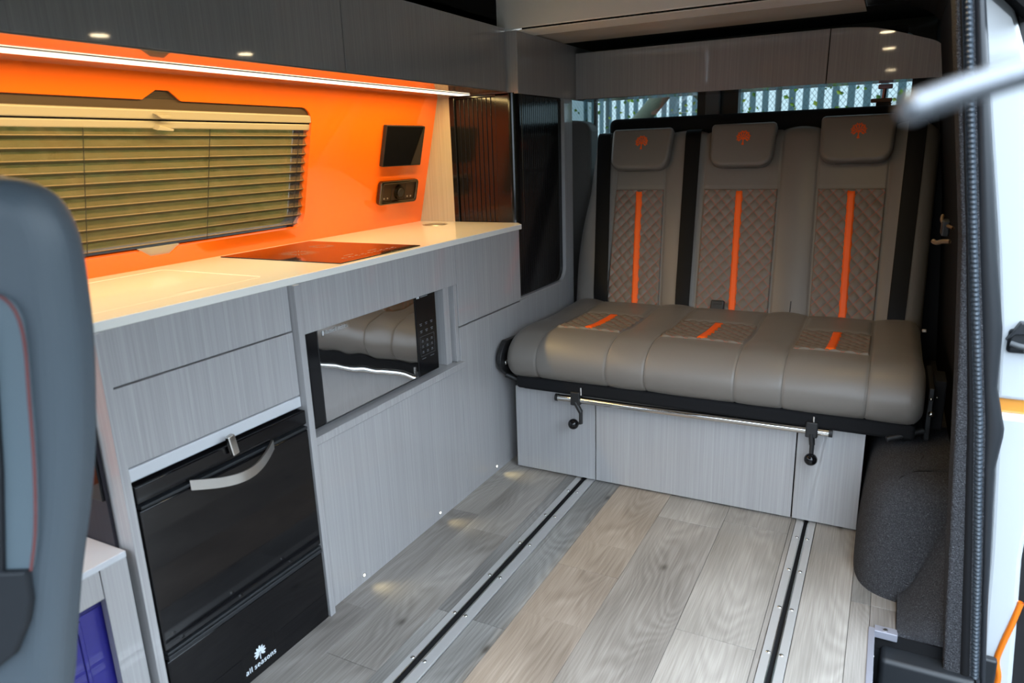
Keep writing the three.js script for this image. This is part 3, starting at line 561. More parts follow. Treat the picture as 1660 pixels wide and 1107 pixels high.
// ================================================================ BENCH: base, cushion, backrest
{
  const t = thing('bench_base', 'grey laminate box with three front panels under the rear bench', 'cabinet', [-0.55, 0, -2.3]);
  const Z = -2.081, y0 = 0.007, y1 = 0.309;
  part(t, 'carcass', box(-1.098, -0.004, 0.0, y1 - 0.004, -2.58, Z - 0.02, 0), M.blackMatte);
  for (const [a, b] of [[-1.101, -0.805], [-0.8015, -0.1795], [-0.176, -0.0005]]) part(t, 'front_panel', box(a, b, y0, y1, Z - 0.018, Z, 0.0012), M.laminate);
  part(t, 'side_panel', box(-0.018, -0.0008, y0, y1, -2.58, Z - 0.019, 0.001), M.laminate);
  part(t, 'side_panel', box(-1.1005, -1.083, y0, y1, -2.58, Z - 0.019, 0.001), M.laminate);
}
const bench = thing('rear_bench_seat', 'three-seat grey leather bench with quilted panels and orange stripes', 'bench seat', [-0.5, 0.31, -2.4]);
// closed profile of a cushion, swept along x with rounded ends; prof(t) -> [z, y], t in 0..1
function sweep(prof, xa, xb, rEnd, nx, nt, bulge, prop) {
  const P = Array.from({ length: nt + 1 }, (_, j) => prof(j / nt)), N = P.map((_, j) => { const a = P[(j + nt - 1) % nt], b = P[(j + 1) % nt], dz = b[0] - a[0], dy = b[1] - a[1], L = Math.hypot(dz, dy) || 1; return [dy / L, -dz / L]; });
  let ar = 0; for (let j = 0; j < nt; j++) ar += P[j][0] * P[j + 1][1] - P[j + 1][0] * P[j][1];
  const sgn = ar > 0 ? 1 : -1;
  const at = (x, j, off = 0) => {
    const xa2 = prop ? xa(j / nt) : xa, xb2 = prop ? xb(j / nt) : xb, e = Math.min(x - xa2, xb2 - x), q = clamp((rEnd - e) / rEnd), inset = rEnd * (1 - Math.sqrt(Math.max(0, 1 - q * q)));
    const o = off + bulge(x, j / nt) - inset, n = N[j % nt];
    return [x, P[j % nt][1] + sgn * n[1] * o, P[j % nt][0] + sgn * n[0] * o];
  };
  return { at, P, N, sgn, nt };
}
function sweepMesh(S, xs) {
  const nt = S.nt, pos = [], uv = [], idx = []; let L = 0;
  for (let j = 0; j <= nt; j++) { if (j) L += Math.hypot(S.P[j][0] - S.P[j - 1][0], S.P[j][1] - S.P[j - 1][1]); for (const x of xs) { pos.push(...S.at(x, j)); uv.push(x, L); } }
  const w = xs.length;
  for (let j = 0; j < nt; j++) for (let i = 0; i < w - 1; i++) { const a = j * w + i, b = a + 1, c = a + w, d = c + 1; if (S.sgn > 0) idx.push(a, d, b, a, c, d); else idx.push(a, b, d, a, d, c); }
  for (const end of [0, w - 1]) { let cx = 0, cy = 0, cz = 0; for (let j = 0; j < nt; j++) { const q = (j * w + end) * 3; cx += pos[q]; cy += pos[q + 1]; cz += pos[q + 2]; } const k = pos.length / 3; pos.push(cx / nt, cy / nt, cz / nt); uv.push(0, 0); for (let j = 0; j < nt; j++) { const a = j * w + end, b = (j + 1) * w + end; if ((end === 0) === (S.sgn > 0)) idx.push(k, b, a); else idx.push(k, a, b); } }
  const g = new THREE.BufferGeometry(); g.setAttribute('position', new THREE.Float32BufferAttribute(pos, 3)); g.setAttribute('uv', new THREE.Float32BufferAttribute(uv, 2)); g.setIndex(idx); g.computeVertexNormals(); return g;
}
const xGrid = (xa, xb, n, r) => { const o = []; for (let i = 0; i <= n; i++) o.push(lerp(xa, xb, i / n)); for (let k = 1; k < 12; k++) { const d = r * (1 - Math.cos(k / 12 * Math.PI / 2)); o.push(xa + d, xb - d); } return [...new Set(o.map((x) => +x.toFixed(5)))].sort((a, b) => a - b); };
// quilting: pillow height between diagonal stitch lines
const QW = 0.041, QH = 0.047;
const quilt = (x, s) => { const a = x / QW + s / QH, b = x / QW - s / QH, f = (q) => Math.sin(Math.PI * (q - Math.floor(q))); return 0.006 * Math.pow(f(a) * f(b), 0.42); };
const quiltTex = dataTex(256, 256, (u, v) => { const a = u + v, b = u - v, d = (q) => { const f = q - Math.floor(q); return Math.min(f, 1 - f); }, m = Math.min(d(a), d(b)); const dash = 0.6 + 0.4 * (Math.sin((u - v) * 50) * Math.sin((u + v) * 50) > -0.2 ? 1 : 0); const t = (1 - sm(0.018, 0.04, m)) * 0.8 * dash; return [lerp(112, 176, t), lerp(103, 76, t), lerp(94, 54, t)]; }, true, 1 / QW, 1 / QH);
M.quilted = std({ map: quiltTex, roughness: 0.5, bumpMap: null });
// --- cushion
const cz = new THREE.CatmullRomCurve3([[-2.045, 0.362], [-2.018, 0.385], [-2.008, 0.425], [-2.028, 0.470], [-2.085, 0.502], [-2.165, 0.509], [-2.28, 0.500], [-2.42, 0.499], [-2.56, 0.505], [-2.66, 0.498], [-2.70, 0.45], [-2.68, 0.385], [-2.55, 0.36], [-2.3, 0.355], [-2.12, 0.356]].map(([z, y]) => V(z, y, 0)), true, 'centripetal');
const seamX = [-0.985, -0.745, -0.62, -0.352, -0.222, -0.008];
const groove = (d, w = 0.0035) => Math.exp(-(d * d) / (w * w));
const cXa = -1.105, cXb = 0.128;
const cProf = (t) => { const p = cz.getPointAt(t); return [p.x, p.y]; };
const cBulge = (x, t) => {
  let o = 0; for (const s of seamX) o -= 0.0028 * groove(x - s, 0.003);
  for (const [a, b] of [[-0.745, -0.62], [-0.352, -0.222], [-1.105, -0.985], [-0.008, 0.128]]) if (x > a && x < b) o += lerp(0.0025, 0.008, sm(0.10, 0.26, t)) * Math.sin(Math.PI * (x - a) / (b - a));
  for (let i = 0; i < 3; i++) if (x > seamX[2 * i] && x < seamX[2 * i + 1]) o += 0.002 * Math.sin(Math.PI * (x - seamX[2 * i]) / (seamX[2 * i + 1] - seamX[2 * i]));
  return o + 0.0012 * nz(x * 9, t * 20, 2);
};
const CS = sweep(cProf, cXa, cXb, 0.038, 0, 260, cBulge, false);
const cushion = part(bench, 'seat_cushion', sweepMesh(CS, xGrid(cXa, cXb, 300, 0.038)), M.leather);
// index of the profile at depth z on the top
const jAt = (S, z) => { let best = 0, bd = 1; for (let j = 20; j < 140; j++) { const d = Math.abs(S.P[j][0] - z) + (S.P[j][1] < 0.47 ? 1 : 0); if (d < bd) { bd = d; best = j; } } return best; };
// a raised patch on a swept surface, between two x limits (functions of b) and two profile positions
function patch(S, xl, xr, j0, j1, nx, ns, height, sOf, uvf) {
  const pos = [], uv = [], idx = [], w = nx + 1;
  const pt = (a, b, off) => { const jf = lerp(j0, j1, b), k = Math.floor(jf), f = jf - k, x = lerp(xl(b), xr(b), a), A = S.at(x, k, off), B = S.at(x, k + 1, off); return [x, lerp(A[1], B[1], f), lerp(A[2], B[2], f)]; };
  for (let q = 0; q <= ns; q++) for (let i = 0; i <= nx; i++) { const a = i / nx, b = q / ns, x = lerp(xl(b), xr(b), a), edge = i === 0 || i === nx || q === 0 || q === ns; pos.push(...pt(a, b, edge ? -0.004 : height(x, sOf(b), a, b))); uv.push(...(uvf ? uvf(x, sOf(b)) : [x, sOf(b)])); }
  for (let q = 0; q < ns; q++) for (let i = 0; i < nx; i++) { const a = q * w + i, b = a + 1, c = a + w, d = c + 1; if (S.sgn > 0) idx.push(a, d, b, a, c, d); else idx.push(a, b, d, a, d, c); }
  const g = new THREE.BufferGeometry(); g.setAttribute('position', new THREE.Float32BufferAttribute(pos, 3)); g.setAttribute('uv', new THREE.Float32BufferAttribute(uv, 2)); g.setIndex(idx); g.computeVertexNormals(); return g;
}
{
  const jf = jAt(CS, -2.165), jb = jAt(CS, -2.43), je = jAt(CS, -2.60);
  for (let i = 0; i < 3; i++) {
    const a = seamX[2 * i], b = seamX[2 * i + 1], xm = (a + b) / 2, sOf = (q) => lerp(0, 0.265, q);
    const ins = part(bench, 'quilted_seat_panel', patch(CS, () => a + 0.004, () => b - 0.004, jf, jb, 72, 72, (x, s) => 0.0005 + quilt(x, s), sOf), M.quilted, 'quilted seat panel with orange stitching');
    part(ins, 'orange_stripe', patch(CS, (q) => xm - 0.0175 + 0.004 * q, (q) => xm + 0.0175 + 0.004 * q, jf + 0.3, jb - 0.3, 6, 24, () => 0.0072, sOf), M.orangeLeather, 'orange leather stripe');
    part(bench, 'stitched_band', patch(CS, () => a + 0.004, () => b - 0.004, jb + 0.4, je, 20, 14, (x, s, p, q) => 0.0045 * Math.min(1, 8 * q), sOf), M.leather);
  }
  for (const s of seamX) part(cushion, 'piping', patch(CS, () => s - 0.0011, () => s + 0.0011, 4, jAt(CS, -2.12), 4, 60, () => 0.0022, (b) => b), M.leather);
}
// --- backrest: plane leaning back 21 degrees; s = distance up the slope from y 0.5
const TH = 21 * D2R, cT = Math.cos(TH), sT = Math.sin(TH);
const backPt = (x, s, out = 0) => [x, 0.5 + s * cT + out * sT, -2.676 - s * sT + out * cT];
const bp = (s, o) => { const p = backPt(0, s, o); return V(p[2], p[1], 0); };
const bCurve = new THREE.CatmullRomCurve3([bp(-0.10, -0.02), bp(-0.05, 0.002), bp(0.05, 0.004), bp(0.2, 0.004), bp(0.35, 0.002), bp(0.5, 0), bp(0.62, -0.001), bp(0.675, -0.004), bp(0.697, -0.02), bp(0.70, -0.06), bp(0.68, -0.095), bp(0.6, -0.11), bp(0.3, -0.115), bp(-0.05, -0.11), bp(-0.11, -0.07)], true, 'centripetal');
const colB = [[-0.983, -1.007], [-0.761, -0.801], [-0.628, -0.650], [-0.354, -0.370], [-0.222, -0.241], [-0.009, -0.013]];
const colX = (k, s) => lerp(colB[k][0], colB[k][1], (s + 0.02) / 0.483);
const sOfZY = (z, y) => (y - 0.5) * cT - (z + 2.676) * sT;
const bTable = Array.from({ length: 321 }, (_, j) => { const p = bCurve.getPointAt(j / 320); return sOfZY(p.x, p.y); });
const bBulge = (x, t) => {
  const s = bTable[Math.round(t * 320)]; if (t > 0.5) return 0;
  let o = 0; for (let k = 0; k < 6; k++) o -= 0.0036 * groove(x - colX(k, s));
  const mids = [[1, 2], [3, 4]]; for (const [a, b] of mids) { const xa = colX(a, s), xb = colX(b, s); if (x > xa && x < xb) o += 0.011 * Math.sin(Math.PI * (x - xa) / (xb - xa)); }
  for (const [xa, xb] of [[-1.13, colX(0, s)], [colX(5, s), 0.132]]) if (x > xa && x < xb) o += 0.014 * Math.sin(Math.PI * (x - xa) / (xb - xa));
  for (let i = 0; i < 3; i++) { const xa = colX(2 * i, s), xb = colX(2 * i + 1, s); if (x > xa && x < xb) o -= 0.0026 * groove(s - 0.466, 0.003); }
  return o;
};
const bTopX = (t, side) => { const s = bTable[Math.round(t * 320)]; const c = 0.045 * Math.pow(sm(0.675, 0.712, s), 1.5); return side < 0 ? -1.126 - 0.016 * Math.sin(Math.PI * clamp(s / 0.45)) + c : 0.133 - c; };
const BS = sweep((t) => { const p = bCurve.getPointAt(t); return [p.x, p.y]; }, (t) => bTopX(t, -1), (t) => bTopX(t, 1), 0.045, 0, 320, bBulge, true);
{
  // every row has its own x limits: build rows by fraction
  const nx = 300, nt = 320, fr = xGrid(0, 1, nx, 0.045), pos = [], uv = [], idx = [], w = fr.length;
  for (let j = 0; j <= nt; j++) for (const f of fr) { const x = lerp(bTopX(j / nt, -1), bTopX(j / nt, 1), f); pos.push(...BS.at(x, j)); uv.push(x, bTable[j]); }
  for (let j = 0; j < nt; j++) for (let i = 0; i < w - 1; i++) { const a = j * w + i, b = a + 1, c = a + w, d = c + 1; if (BS.sgn > 0) idx.push(a, d, b, a, c, d); else idx.push(a, b, d, a, d, c); }
  for (const end of [0, w - 1]) { const k = pos.length / 3, c = backPt(end ? 0.13 : -1.125, 0.3, -0.055); pos.push(...c); uv.push(0, 0); for (let j = 0; j < nt; j++) { const a = j * w + end, b = (j + 1) * w + end; if ((end === 0) === (BS.sgn > 0)) idx.push(k, b, a); else idx.push(k, a, b); } }
  const g = new THREE.BufferGeometry(); g.setAttribute('position', new THREE.Float32BufferAttribute(pos, 3)); g.setAttribute('uv', new THREE.Float32BufferAttribute(uv, 2)); g.setIndex(idx); g.computeVertexNormals();
  part(bench, 'backrest', g, M.leather);
}
const jS = (s) => { let j = 2; while (j < 150 && bTable[j] < s) j++; return j - (bTable[j] - s) / (bTable[j] - bTable[j - 1]); };
for (let i = 0; i < 3; i++) {
  const j0 = jS(-0.045), j1 = jS(0.463), sOf = (b) => lerp(-0.045, 0.463, b), L = (b) => colX(2 * i, sOf(b)) + 0.003, Rr = (b) => colX(2 * i + 1, sOf(b)) - 0.003;
  const ins = part(bench, 'quilted_back_panel', patch(BS, L, Rr, j0, j1, 76, 150, (x, s) => 0.0005 + quilt(x, s), sOf), M.quilted, 'quilted back panel with orange stitching');
  const sx = [[-0.863, -0.905], [-0.487, -0.512], [-0.111, -0.126]][i], cx = (b) => lerp(sx[0], sx[1], (sOf(b) + 0.02) / 0.483);
  part(ins, 'orange_stripe', patch(BS, (b) => cx(b) - 0.0165, (b) => cx(b) + 0.0165, j0 + 0.5, j1 - 0.2, 6, 40, () => 0.0072, sOf), M.orangeLeather, 'orange leather stripe');
}
// --- headrests with an embroidered tree
const onBack = (g, x, s, out) => frameGeo(g, backPt(x, s, out), [1, 0, 0], [0, cT, -sT], [0, sT, cT]);
function treeMark() {
  const g = [], leaf = (cx, cy, a, l, w) => { const q = new THREE.Shape(); q.moveTo(0, -l / 2); q.bezierCurveTo(w, -l * 0.2, w, l * 0.25, 0, l / 2); q.bezierCurveTo(-w, l * 0.25, -w, -l * 0.2, 0, -l / 2); g.push(prism(q, 0.0016, { cs: 5 }).rotateZ(a).translate(cx, cy, 0)); };
  const at = (r, a, l, w, y = 0.003) => leaf(-r * Math.sin(a), y + r * Math.cos(a), a, l, w);
  for (let i = -4; i <= 4; i++) at(0.0150, i * 0.57, 0.0105, 0.0036);
  for (let i = -4; i < 4; i++) at(0.0185, (i + 0.5) * 0.57, 0.0075, 0.0026);
  for (let i = -3; i <= 3; i++) at(0.0075, i * 0.75, 0.0080, 0.0026);
  const twig = (x, y, t) => g.push(prism(poly([[-0.0009, -0.006], [0.0009, -0.006], [x + t, y], [x - t, y]]), 0.0014));
  for (const [x, y] of [[-0.011, 0.006], [0.011, 0.006], [-0.006, 0.013], [0.006, 0.013], [0, 0.014], [-0.012, -0.001], [0.012, -0.001]]) twig(x, y, 0.0004);
  g.push(prism(poly([[-0.004, -0.022], [0.004, -0.022], [0.0016, -0.012], [0.0014, 0.002], [-0.0014, 0.002], [-0.0016, -0.012]]), 0.0016));
  return merge(g);
}
[[-1.036, -0.786, 0.535, 0.703], [-0.636, -0.397, 0.540, 0.707], [-0.247, -0.004, 0.549, 0.719]].forEach(([xa, xb, s0, s1]) => {
  const xm = (xa + xb) / 2, sm2 = (s0 + s1) / 2, w = xb - xa, h = s1 - s0;
  const outline = (g) => { const s = new THREE.Shape(), x = w / 2 - g, y = h / 2 - g, rb = 0.05, rt = 0.018, t = 0.008; s.moveTo(-x + t + rb, -y); s.lineTo(x - t - rb, -y); s.quadraticCurveTo(x - t, -y, x - t * 0.6, -y + rb); s.lineTo(x, y - rt); s.quadraticCurveTo(x, y, x - rt, y); s.lineTo(-x + rt, y); s.quadraticCurveTo(-x, y, -x, y - rt); s.lineTo(-x + t * 0.6, -y + rb); s.quadraticCurveTo(-x + t, -y, -x + t + rb, -y); return s; };
  const bevel = 0.014, g = boxUV(prism(outline(0), 0.02, { bevel, bevelT: 0.013, bs: 5, cs: 10 })); g.translate(0, 0, 0.008);
  const hr = part(bench, 'headrest', onBack(g, xm, sm2, 0.002), M.leather, 'rounded grey leather headrest with an orange embroidered tree');
  part(hr, 'piping', onBack(tube(outline(0.003).getSpacedPoints(60).slice(0, 60).map((p) => [p.x, p.y, 0.010]), 0.0035, 120, 6, true), xm, sm2, 0.002), M.black);
  part(hr, 'embroidered_tree', onBack(treeMark().scale(1.22, 1.22, 1), xm + 0.004, sm2 + 0.022, 0.0425), M.orangeLeather, 'orange embroidered tree');
});
part(bench, 'back_cover', box(-1.085, 0.105, 0.55, 1.213, -3.03, -2.965, 0.028, 5), M.blackMatte, 'black cover behind the backrest');
{ // frame under the cushion, side brackets
  part(bench, 'seat_frame', box(-1.075, 0.115, 0.318, 0.362, -2.62, -2.035, 0.012, 3), M.blackMatte, 'black metal frame under the cushion');
  part(bench, 'seat_frame', box(-1.06, 0.10, 0.309, 0.33, -2.6, -2.06, 0.006), M.blackMatte);
  const plate = new THREE.Shape(); plate.moveTo(-2.05, 0.36); plate.bezierCurveTo(-2.0, 0.39, -2.0, 0.44, -2.06, 0.475); plate.lineTo(-2.3, 0.46); plate.lineTo(-2.5, 0.40); plate.lineTo(-2.3, 0.33); plate.lineTo(-2.1, 0.325); plate.closePath();
  const lp = part(bench, 'side_bracket', alongX(plate, -1.136, -1.118, { bevel: 0.003 }), M.black, 'black hinge plate');
  part(lp, 'bolt', ball([-1.114, 0.402, -2.045], 0.009, 0.6, 1, 1), M.chrome);
  part(lp, 'bolt', ball([-1.134, 0.405, -2.035], 0.005), M.chrome);
  part(lp, 'strut', bar([-1.125, 0.352, -2.06], [-1.065, 0.322, -2.09], 0.010), M.black);
  const rp = part(bench, 'side_bracket', box(0.137, 0.150, 0.315, 0.46, -2.30, -2.07, 0.003), M.black, 'black upright hinge plate');
  part(rp, 'slot_cover', box(0.150, 0.178, 0.335, 0.475, -2.20, -2.10, 0.004), M.blackMatte);
  part(rp, 'bolt', ball([0.148, 0.392, -2.066], 0.0085), M.chrome);
  part(rp, 'bolt', ball([0.143, 0.432, -2.066], 0.004), M.chrome);
  part(rp, 'bolt', ball([0.158, 0.430, -2.095], 0.004), M.chrome);
  part(rp, 'strut', bar([0.05, 0.318, -2.03], [0.135, 0.345, -2.06], 0.008), M.black);
  part(bench, 'corner_clip', box(0.126, 0.138, 0.507, 0.515, -2.52, -2.505, 0.002), M.aluminium);
  const tb = part(bench, 'release_bar', bar([-0.925, 0.3015, -2.043], [-0.088, 0.3085, -2.043], 0.0112, 24), M.chrome, 'steel bar along the seat front');
  for (const [x, y] of [[-0.925, 0.3015], [-0.088, 0.3085]]) part(tb, 'end_cap', bar([x - 0.005, y, -2.043], [x + 0.005, y, -2.043], 0.0122, 24), M.black);
  for (const [x, y, xl, xb] of [[-0.855, 0.303, -0.836, -0.860], [-0.137, 0.3085, -0.133, -0.133]]) {
    const c = part(bench, 'clamp', box(x - 0.016, x + 0.016, y - 0.017, y + 0.03, -2.060, -2.026, 0.004), M.black);
    part(c, 'stud', bar([xl, y + 0.02, -2.035], [xl, y + 0.046, -2.035], 0.004, 12), M.chrome);
    part(c, 'lever', bar([x, y - 0.005, -2.032], [xl, y - 0.038, -2.032], 0.008, 12), M.black);
    part(c, 'lever', bar([xl, y - 0.03, -2.032], [xl, y - 0.078, -2.032], 0.0062, 12), M.black);
    part(c, 'lever', bar([xl, y - 0.076, -2.032], [xb, y - 0.08, -2.030], 0.005, 12), M.black);
    part(c, 'ball_knob', ball([xb, y - 0.081, -2.026], 0.0178), M.blackGloss);
  }
}
// --- seat belts lying on the backrest
const beltX = [[-1.029, -0.972, -1.108, -1.050], [-0.697, -0.645, -0.739, -0.681], [0.027, 0.078, 0.033, 0.087]];
const beltSay = ['black seat belt webbing on the bench back nearest the kitchen', 'black seat belt webbing between the left and middle seats', 'black seat belt webbing at the right end of the bench back'];
beltX.forEach(([a0, b0, a1, b1], i) => {
  const pts = [[-0.04, 0.012], [0.02, 0.022], [0.2, 0.021], [0.4, 0.019], [0.6, 0.018], [0.67, 0.016], [0.699, 0.004], [0.712, -0.03], [0.71, -0.09]];
  const t = thing('seat_belt', beltSay[i], 'seat belt', backPt((a0 + b0) / 2, -0.02, 0), 'seat belts over the bench back');
  const cur = new THREE.CatmullRomCurve3(pts.map(([s, o]) => V(s, o, 0)), false, 'centripetal');
  const f = (side) => (a, b) => { const p = cur.getPointAt(b), q = (p.x + 0.02) / 0.707; return backPt(lerp(lerp(a0, a1, q), lerp(b0, b1, q), a), p.x, p.y + side + 0.0012 * Math.sin(Math.PI * a)); };
  const top = grid(14, 90, f(0.0012)), bot = grid(14, 90, f(-0.0006)); bot.index.array.reverse();
  const g = merge([top, bot]); g.computeVertexNormals();
  part(t, 'webbing', g, M.webbing);
  part(t, 'edge_fold', tube(Array.from({ length: 24 }, (_, k) => f(0.0006)(0, k / 23)), 0.0011, 60, 5), M.webbing);
  part(t, 'edge_fold', tube(Array.from({ length: 24 }, (_, k) => f(0.0006)(1, k / 23)), 0.0011, 60, 5), M.webbing);
});
{
  const t = thing('seat_belt_buckle', 'small black seat belt buckle tucked between cushion and backrest', 'buckle', backPt(-0.535, -0.01, 0.02));
  part(t, 'housing', onBack(box(-0.024, 0.024, -0.026, 0.026, 0, 0.022, 0.004), -0.538, 0.0, 0.012), M.plastic);
  part(t, 'release_button', onBack(box(-0.016, 0.016, 0.010, 0.022, 0.020, 0.0235, 0.001), -0.538, 0.0, 0.012), M.black);
  part(t, 'stalk', onBack(box(-0.012, 0.012, -0.05, -0.024, 0.004, 0.014, 0.003), -0.538, 0.0, 0.012), M.black);
  const z = part(bench, 'zip_slit', onBack(box(-0.002, 0.002, -0.03, 0.042, 0.012, 0.0165, 0.001), -0.284, 0, 0), M.black, 'dark slit at the base of the backrest');
}
// ================================================================ RIGHT SIDE: wall, pillar, seal, wheel arch, step
// the pillar leans: inner carpet edge, seal and outer rubber edge as functions of height
const curveX = (pts) => (y) => { if (y >= pts[0][0]) return pts[0][1]; for (let k = 1; k < pts.length; k++) if (y >= pts[k][0]) return lerp(pts[k][1], pts[k - 1][1], (y - pts[k][0]) / (pts[k - 1][0] - pts[k][0])); const n = pts.length, a = pts[n - 2], b = pts[n - 1]; return b[1] + (b[1] - a[1]) * (y - b[0]) / (b[0] - a[0]); };
const xCarpet = curveX([[1.45, 0.052], [1.335, 0.069], [0.906, 0.128], [0.65, 0.150], [0.341, 0.172], [0, 0.196]]);
const xSeal = curveX([[1.45, 0.066], [1.333, 0.082], [0.895, 0.141], [0.55, 0.190], [0.254, 0.222], [0, 0.247], [-0.1, 0.257]]);
const xRub = curveX([[1.45, 0.100], [1.329, 0.118], [0.9, 0.186], [0.732, 0.216], [0.62, 0.221], [0.53, 0.244], [0.45, 0.238], [0.117, 0.264], [-0.1, 0.285]]);
const ys = Array.from({ length: 41 }, (_, i) => -0.06 + i * 0.0385);
{
  const s = poly([...ys.map((y) => [xCarpet(y), y]), ...ys.slice().reverse().map((y) => [Math.max(xSeal(y) + 0.02, xCarpet(y) + 0.03), y])]);
  const w = struct('wall_right', alongZ(s, -1.70, -1.606, { bevel: 0.006, bs: 3 }), M.carpet, 'dark carpeted door pillar and a side wall painted black as deep shade behind it');
  part(w, 'shaded_side_wall', alongZ(poly([...ys.map((y) => [xCarpet(y) + 0.035, y]), ...ys.slice().reverse().map((y) => [Math.max(xSeal(y) + 0.04, xCarpet(y) + 0.06), y])]), -3.1, -1.70, {}), M.blackMatte, 'side wall painted black for its deep shade');  // deep shade behind the pillar painted as matte black
  const hk = thing('coat_hook', 'small dull metal hooks on the dark wall beside the bench back', 'hook', [0.13, 0.86, -2.06]);
  part(hk, 'bracket', box(0.118, 0.135, 0.862, 0.90, -2.10, -2.04, 0.004), M.plastic);
  part(hk, 'hook_arm', tube([[0.14, 0.885, -2.02], [0.128, 0.889, -2.045], [0.118, 0.898, -2.08], [0.12, 0.908, -2.10]], 0.004, 14, 8), M.hook);
  part(hk, 'hook_arm', tube([[0.135, 0.856, -1.99], [0.122, 0.855, -2.0], [0.108, 0.849, -2.02], [0.102, 0.852, -2.03]], 0.0055, 14, 8), M.hook);
}
{
  const t = thing('door_seal', 'ribbed black rubber seal running down the edge of the sliding door opening', 'seal', [0.2, 0, -1.6]);
  const band = (f0, f1, z, bulge, ny, nx, rib) => grid(nx, ny, (a, b) => { const y = lerp(-0.06, 1.47, b), x0 = f0(y), x1 = f1(y); const r = rib ? rib(y, a) : 0; return [lerp(x0, x1, a), y, z + bulge * Math.sin(Math.PI * a) + r]; });
  part(t, 'ribbed_gaiter', band((y) => xSeal(y) - 0.002, (y) => xSeal(y) + 0.016, -1.604, 0.012, 900, 6, (y, a) => 0.0022 * Math.sin(y / 0.0092 * 2 * Math.PI) * Math.sin(Math.PI * a)), std({ color: RGB(62, 70, 78), roughness: 0.5 }), 'corrugated rubber gaiter');
  part(t, 'outer_rubber', (() => { const g = []; const pts = ys.map((y) => [lerp(xSeal(y) + 0.016, xRub(y), 0.5), y, -1.612]); return grid(12, 90, (a, b) => { const y = lerp(-0.06, 1.47, b), x0 = xSeal(y) + 0.014, x1 = xRub(y), an = Math.PI * a; return [lerp(x0, x1, (1 - Math.cos(an)) / 2), y, -1.615 + 0.02 * Math.sin(an)]; }); })(), M.rubber, 'smooth rounded outer rubber');
  part(t, 'inner_lip', grid(6, 80, (a, b) => { const y = lerp(-0.06, 1.47, b), x0 = lerp(xCarpet(y), xSeal(y), 0.55), x1 = xSeal(y); return [lerp(x0, x1, a), y, -1.603 + 0.008 * Math.sin(Math.PI * a)]; }), M.blackMatte);
  part(t, 'backing', alongZ(poly([...ys.map((y) => [xSeal(y) + 0.002, y]), ...ys.slice().reverse().map((y) => [xRub(y) - 0.004, y])]), -1.66, -1.612, {}), M.black);
}
{
  const t = thing('wheel_arch', 'dark carpeted wheel arch box with a rounded front corner beside the bench base', 'wheel arch', [0.1, 0, -2.3]);
  const foot = [[-0.0005, -2.9], [-0.0005, -2.08], [0.002, -1.90], [0.008, -1.855], [0.02, -1.818], [0.045, -1.786], [0.075, -1.771], [0.104, -1.764], [0.15, -1.758], [0.19, -1.752]];
  const fc = new THREE.CatmullRomCurve3(foot.map(([x, z]) => V(x, 0, z)), false, 'centripetal');
  const N = 90, rows = [[0, 0], [0.03, 0.0], [0.1, 0.004], [0.18, 0.010], [0.24, 0.018], [0.275, 0.032], [0.296, 0.055], [0.305, 0.085], [0.31, 0.14], [0.312, 0.2]];
  const g = grid(N, rows.length - 1, (a, b) => { const r = rows[Math.round(b * (rows.length - 1))], p = fc.getPointAt(a), d = fc.getTangentAt(a); const nx = -d.z, nzz = d.x; const len = Math.hypot(nx, nzz) || 1; const sx = nx / len, szz = nzz / len; let x = p.x + Math.abs(sx) * r[1], z = p.z - Math.abs(szz) * r[1]; return [Math.min(x, 0.2), r[0] + 0.0015 * nz(a * 40, b * 12), z]; }, (a, b) => [a * 1.3, rows[Math.round(b * (rows.length - 1))][0] + rows[Math.round(b * (rows.length - 1))][1]]);
  part(t, 'carpet_cover', g, M.carpet);
  // carpeted foot of the pillar in front of it
  const q = thing('pillar_carpet', 'dark carpet piece folded round the pillar foot above the door step', 'carpet', [0.15, 0, -1.69]);
  part(q, 'carpet_flap', grid(24, 12, (a, b) => { const p0 = [lerp(0.1035, 0.262, a), lerp(-1.641, -1.6145, a)], y = b * lerp(0.03, 0.32, sm(0, 1, a)); const back = [lerp(0.1035, 0.21, a), -1.77]; return [lerp(p0[0], back[0], sm(0, 1, b) * 0.75), y + 0.002 * nz(a * 9, b * 9), lerp(p0[1], back[1], sm(0, 1, b) * 0.9)]; }, (a, b) => [a * 0.2, b * 0.3]), M.carpet);
  part(q, 'carpet_edge', box(0.1035, 0.25, -0.012, 0.003, -1.77, -1.636, 0.002), M.carpet);
}
{
  const t1 = struct('trim_1', box(0.046, 0.060, -0.035, 0.003, -1.6345, 0.4, 0.002), M.trimGrey, 'aluminium edge trim along the floor at the door step');
  const t2 = struct('trim_2', box(0.0585, 0.1065, -0.016, 0.003, -1.648, -1.624, 0.002), M.trimGrey, 'short aluminium trim with a screw at the step corner');
  part(t2, 'screw', bar([0.081, 0.003, -1.633], [0.081, 0.0052, -1.633], 0.0048, 18), M.brushed);
  part(t1, 'screw', bar([0.0595, -0.014, -1.55], [0.0612, -0.014, -1.55], 0.004, 14), M.chrome);
  const s = thing('door_step', 'black moulded plastic entry step in the door opening', 'step', [0.2, -0.16, -1.0]);
  part(s, 'riser', box(0.056, 0.30, -0.16, -0.008, -1.655, -1.634, 0.006, 3), M.plastic);
  part(s, 'ledge', box(0.075, 0.262, -0.16, -0.036, -1.64, -1.578, 0.012, 4), M.plastic, 'rounded moulded ledge');
  part(s, 'riser', box(0.045, 0.061, -0.16, -0.036, -1.63, 0.1, 0.004), M.plastic);
  part(s, 'tread', box(0.05, 0.42, -0.175, -0.155, -1.65, 0.1, 0.006), M.plastic);
  part(s, 'end_edge', box(0.258, 0.266, -0.16, -0.034, -1.60, -1.572, 0.002), M.rubber);
}
